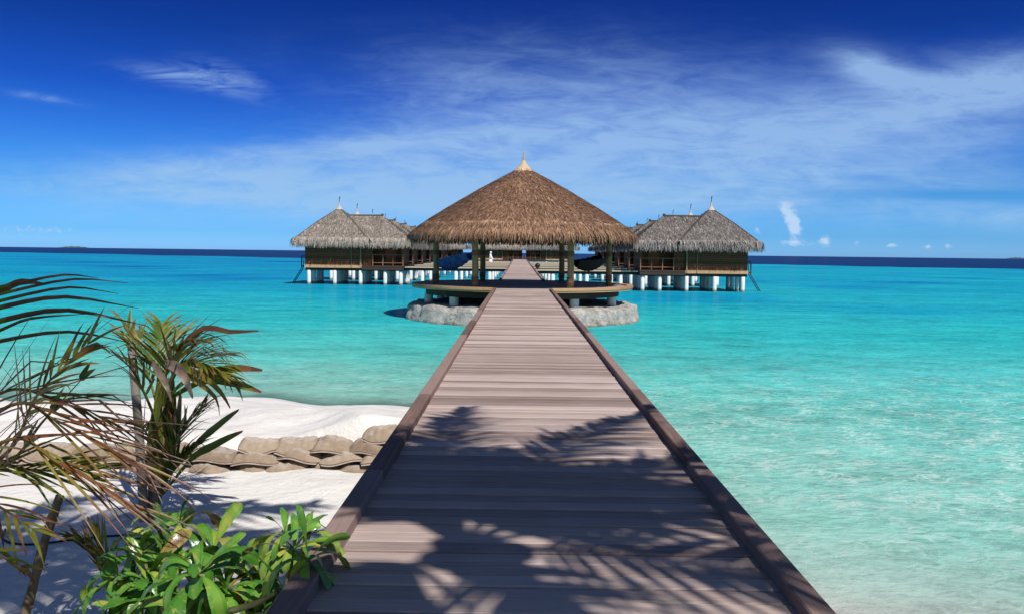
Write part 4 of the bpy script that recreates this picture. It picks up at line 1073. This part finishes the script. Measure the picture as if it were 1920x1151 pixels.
# brown stick
mb = MB(); a, b = atz(18, 1235, 0.42), at(113, 928, 5.0)
mb.tube(bez([a, a.lerp(b, 0.35) + Vector((0.01, 0, 0)), a.lerp(b, 0.7) - Vector((0.008, 0, 0)), b], 14), [0.029 + 0.004 * math.sin(i * 1.9) for i in range(14)], 9)
for s in (0.3, 0.55, 0.75):
    p = a.lerp(b, s); mb.tube([p, p + Vector((0.07, -0.01, 0.03))], [0.009, 0.004], 5)
tag(mb.build('stick', M['stick'], smooth=True), 'leaning brown stick stuck in the sand at the lower left', 'stick')
# cable lying on the sand
cp = [(10, 985), (8, 1008), (60, 1016), (200, 1008), (330, 1000), (410, 1008), (480, 1028), (560, 1040), (625, 1046)]
mb = MB(); pts = []
for x, y in cp:
    p = atz(x, y, 0.47); p.z = float(terrain(np.array(p.x), np.array(p.y))) + 0.012; pts.append(p)
mb.tube(bez(pts, 60), 0.009, 6); tag(mb.build('cable', M['cable'], smooth=True), 'thin dark cable lying across the shaded sand behind the glossy shrubs', 'cable')

# ------------------------------------------------------------------ glossy shrubs by the boardwalk
def big_leaf(mb, p, d, L, Wd, curl, tone, rn, twist=0.0):
    L *= 1.3; Wd *= 0.92; n = 10; cur = d.normalized(); pts = [Vector(p)]; sides = []; nr = []
    up = Vector((0, 0, 1)); st = L / n
    s0 = cur.cross(up); s0 = s0.normalized() if s0.length > 0.05 else Vector((1, 0, 0))
    for i in range(n):
        cur = (cur + Vector((0, 0, -curl * (0.25 + 1.3 * i / n)))).normalized(); pts.append(pts[-1] + cur * st)
    vs = []; fs = []; tones = []; m_ = 5
    ph = rn.uniform(0, 6)
    for i in range(n + 1):
        t = i / n; dd = (pts[min(i + 1, n)] - pts[max(i - 1, 0)]).normalized()
        s = (s0 - dd * s0.dot(dd)).normalized(); nn = s.cross(dd).normalized()
        q = Matrix.Rotation(twist * t, 3, dd); s = q @ s; nn = q @ nn
        hw = Wd * 0.5 * (0.16 + 0.84 * math.sin(math.pi * min(1, (0.02 + t * 0.62) )) ** 1.5) * (1 if t < 0.8 else math.sqrt(max(0.0, 1 - ((t - 0.8) / 0.205) ** 2)) * 0.98 + 0.02)
        for j in range(m_):
            k = j / (m_ - 1) * 2 - 1
            vs.append(pts[i] + s * (k * hw) + nn * (hw * (0.42 * abs(k) - 0.55 * k * k * k * k * 0.6) + 0.10 * hw * math.sin(t * 14 + ph + 2 * k) * abs(k)))
    for i in range(n):
        for j in range(m_ - 1):
            fs.append((i * m_ + j, i * m_ + j + 1, (i + 1) * m_ + j + 1, (i + 1) * m_ + j))
            e = 0.16 if j in (0, m_ - 2) and rn.random() < 0.25 else 0
            tones.append(min(1, tone + (0.16 if j in (1, 2) else 0.0) + e))
    mb.add(vs, fs, tones)
def rosette(parent, c, axis_, n, L, Wd, rn, tone=(0.0, 0.72), lift=0.5):
    mb = MB(); ax = Vector(axis_).normalized()
    a = ax.cross(Vector((0, 1, 0.2))).normalized(); b = ax.cross(a)
    for k in range(n):
        ring = k / n; th = k * 2.4 + rn.uniform(-0.3, 0.3)
        el = 1.25 - 1.35 * ring + rn.uniform(-0.15, 0.15)
        d = (a * math.cos(th) + b * math.sin(th)) * math.cos(el * 0.9) + ax * math.sin(el * 0.9)
        dead = rn.random() < 0.10 and ring > 0.5
        big_leaf(mb, c + d * 0.01, d, L * (0.55 + 0.5 * ring) * rn.uniform(0.85, 1.2), Wd * (0.6 + 0.45 * ring) * rn.uniform(0.85, 1.15), rn.uniform(0.06, 0.46), 0.97 if dead else rn.uniform(*tone), rn, rn.uniform(-1.0, 1.0))
    o = mb.build('leaf_rosette', M['shrub'], smooth=True); under(parent, o)
def stem(parent, pts, r):
    mb = MB(); C = bez(pts, 12); mb.tube(C, [r * (1.15 - 0.45 * i / 11) * (1.06 if i % 2 else 0.95) for i in range(12)], 8); under(parent, mb.build('stem', M['stem'], smooth=True))
rn = random.Random(55)
g0 = Vector((-1.95, 4.25, 0.42))
t1 = thing('shrub', 'large glossy green shrub with blotched paddle leaves at the bottom left beside the boardwalk', 'shrub', g0)
RS = [(372, 1078, 3.85, 13, 0.30, 0.115), (335, 985, 4.5, 12, 0.27, 0.11), (262, 1035, 4.35, 12, 0.28, 0.11), (222, 1085, 4.2, 10, 0.26, 0.10), (455, 1085, 4.1, 11, 0.27, 0.115),
      (300, 1120, 4.0, 12, 0.28, 0.11), (400, 1030, 4.5, 11, 0.25, 0.10), (450, 1140, 3.9, 9, 0.22, 0.10), (370, 1165, 3.8, 10, 0.28, 0.11), (240, 1160, 4.0, 9, 0.27, 0.10), (510, 1105, 4.05, 8, 0.22, 0.10), (325, 1065, 4.2, 12, 0.26, 0.11), (275, 1090, 4.1, 12, 0.26, 0.105), (425, 1105, 3.95, 12, 0.25, 0.105), (480, 1150, 3.85, 9, 0.22, 0.09), (300, 1010, 4.5, 11, 0.24, 0.10)]
for px, py, D, n, L, w_ in RS:
    c = at(px, py, D); ax = ((px - 350) / 400.0 + rn.uniform(-0.2, 0.2), -0.45 + rn.uniform(-0.2, 0.2), 0.9)
    rosette(t1, c, ax, n, L, w_, rn)
    stem(t1, [g0 + Vector((rn.uniform(-0.2, 0.25), rn.uniform(-0.2, 0.2), 0)), (g0 + c) / 2 + Vector((rn.uniform(-0.1, 0.1), rn.uniform(-0.1, 0.1), -0.05)), c - Vector(ax).normalized() * 0.06, c], 0.018)
g1 = Vector((-1.35, 3.9, 0.42))
t2 = thing('shrub', 'small green shrub whose drooping leaves hang over the boardwalk curb', 'shrub', g1)
for px, py, D, n, L, w_, ax in [(552, 1030, 3.9, 15, 0.24, 0.08, (0.25, -0.45, 0.85)), (535, 1000, 4.2, 7, 0.20, 0.075, (-0.2, 0, 1)), (480, 1060, 4.2, 6, 0.2, 0.07, (0.1, 0.1, 1)), (578, 1050, 3.7, 9, 0.24, 0.085, (0.75, -0.6, 0.45)),
                                 (580, 1000, 3.95, 5, 0.22, 0.085, (0.4, 0.1, 0.9)), (540, 1115, 3.65, 7, 0.22, 0.09, (0.3, -0.8, 0.5))]:
    c = at(px, py, D); rosette(t2, c, ax, n, L, w_, rn, (0.3, 0.75))
    stem(t2, [g1, (g1 + c) / 2 + Vector((rn.uniform(-0.06, 0.06), 0, -0.08)), c - Vector((0.02, 0, 0.05)), c], 0.02)
stem(t2, [at(430, 1145, 3.75), at(480, 1130, 3.72), at(520, 1108, 3.7)], 0.016)
stem(t2, [at(470, 1160, 3.75), at(520, 1140, 3.72), at(560, 1095, 3.85)], 0.018)
# palm seedling behind the shrubs
sb = Vector(atz(205, 1125, 0.42))
t3 = thing('palm_seedling', 'small spiky palm seedling poking out left of the glossy shrubs', 'palm', sb)
for pts in ([(215, 1120), (195, 1075), (172, 1040), (140, 1012)], [(220, 1120), (205, 1070), (190, 1035), (180, 1005)], [(225, 1115), (255, 1080), (285, 1050), (310, 1035)]):
    mb = MB(); frond(mb, [at(x, y, 4.9) for x, y in pts], 10, 0.30, 0.035, rn, (0.1, 0.4), 0.08, 0.2, 0.01, 22, tipbrown=0.7, fade=0.1); under(t3, mb.build('frond', M['frond'], smooth=True))
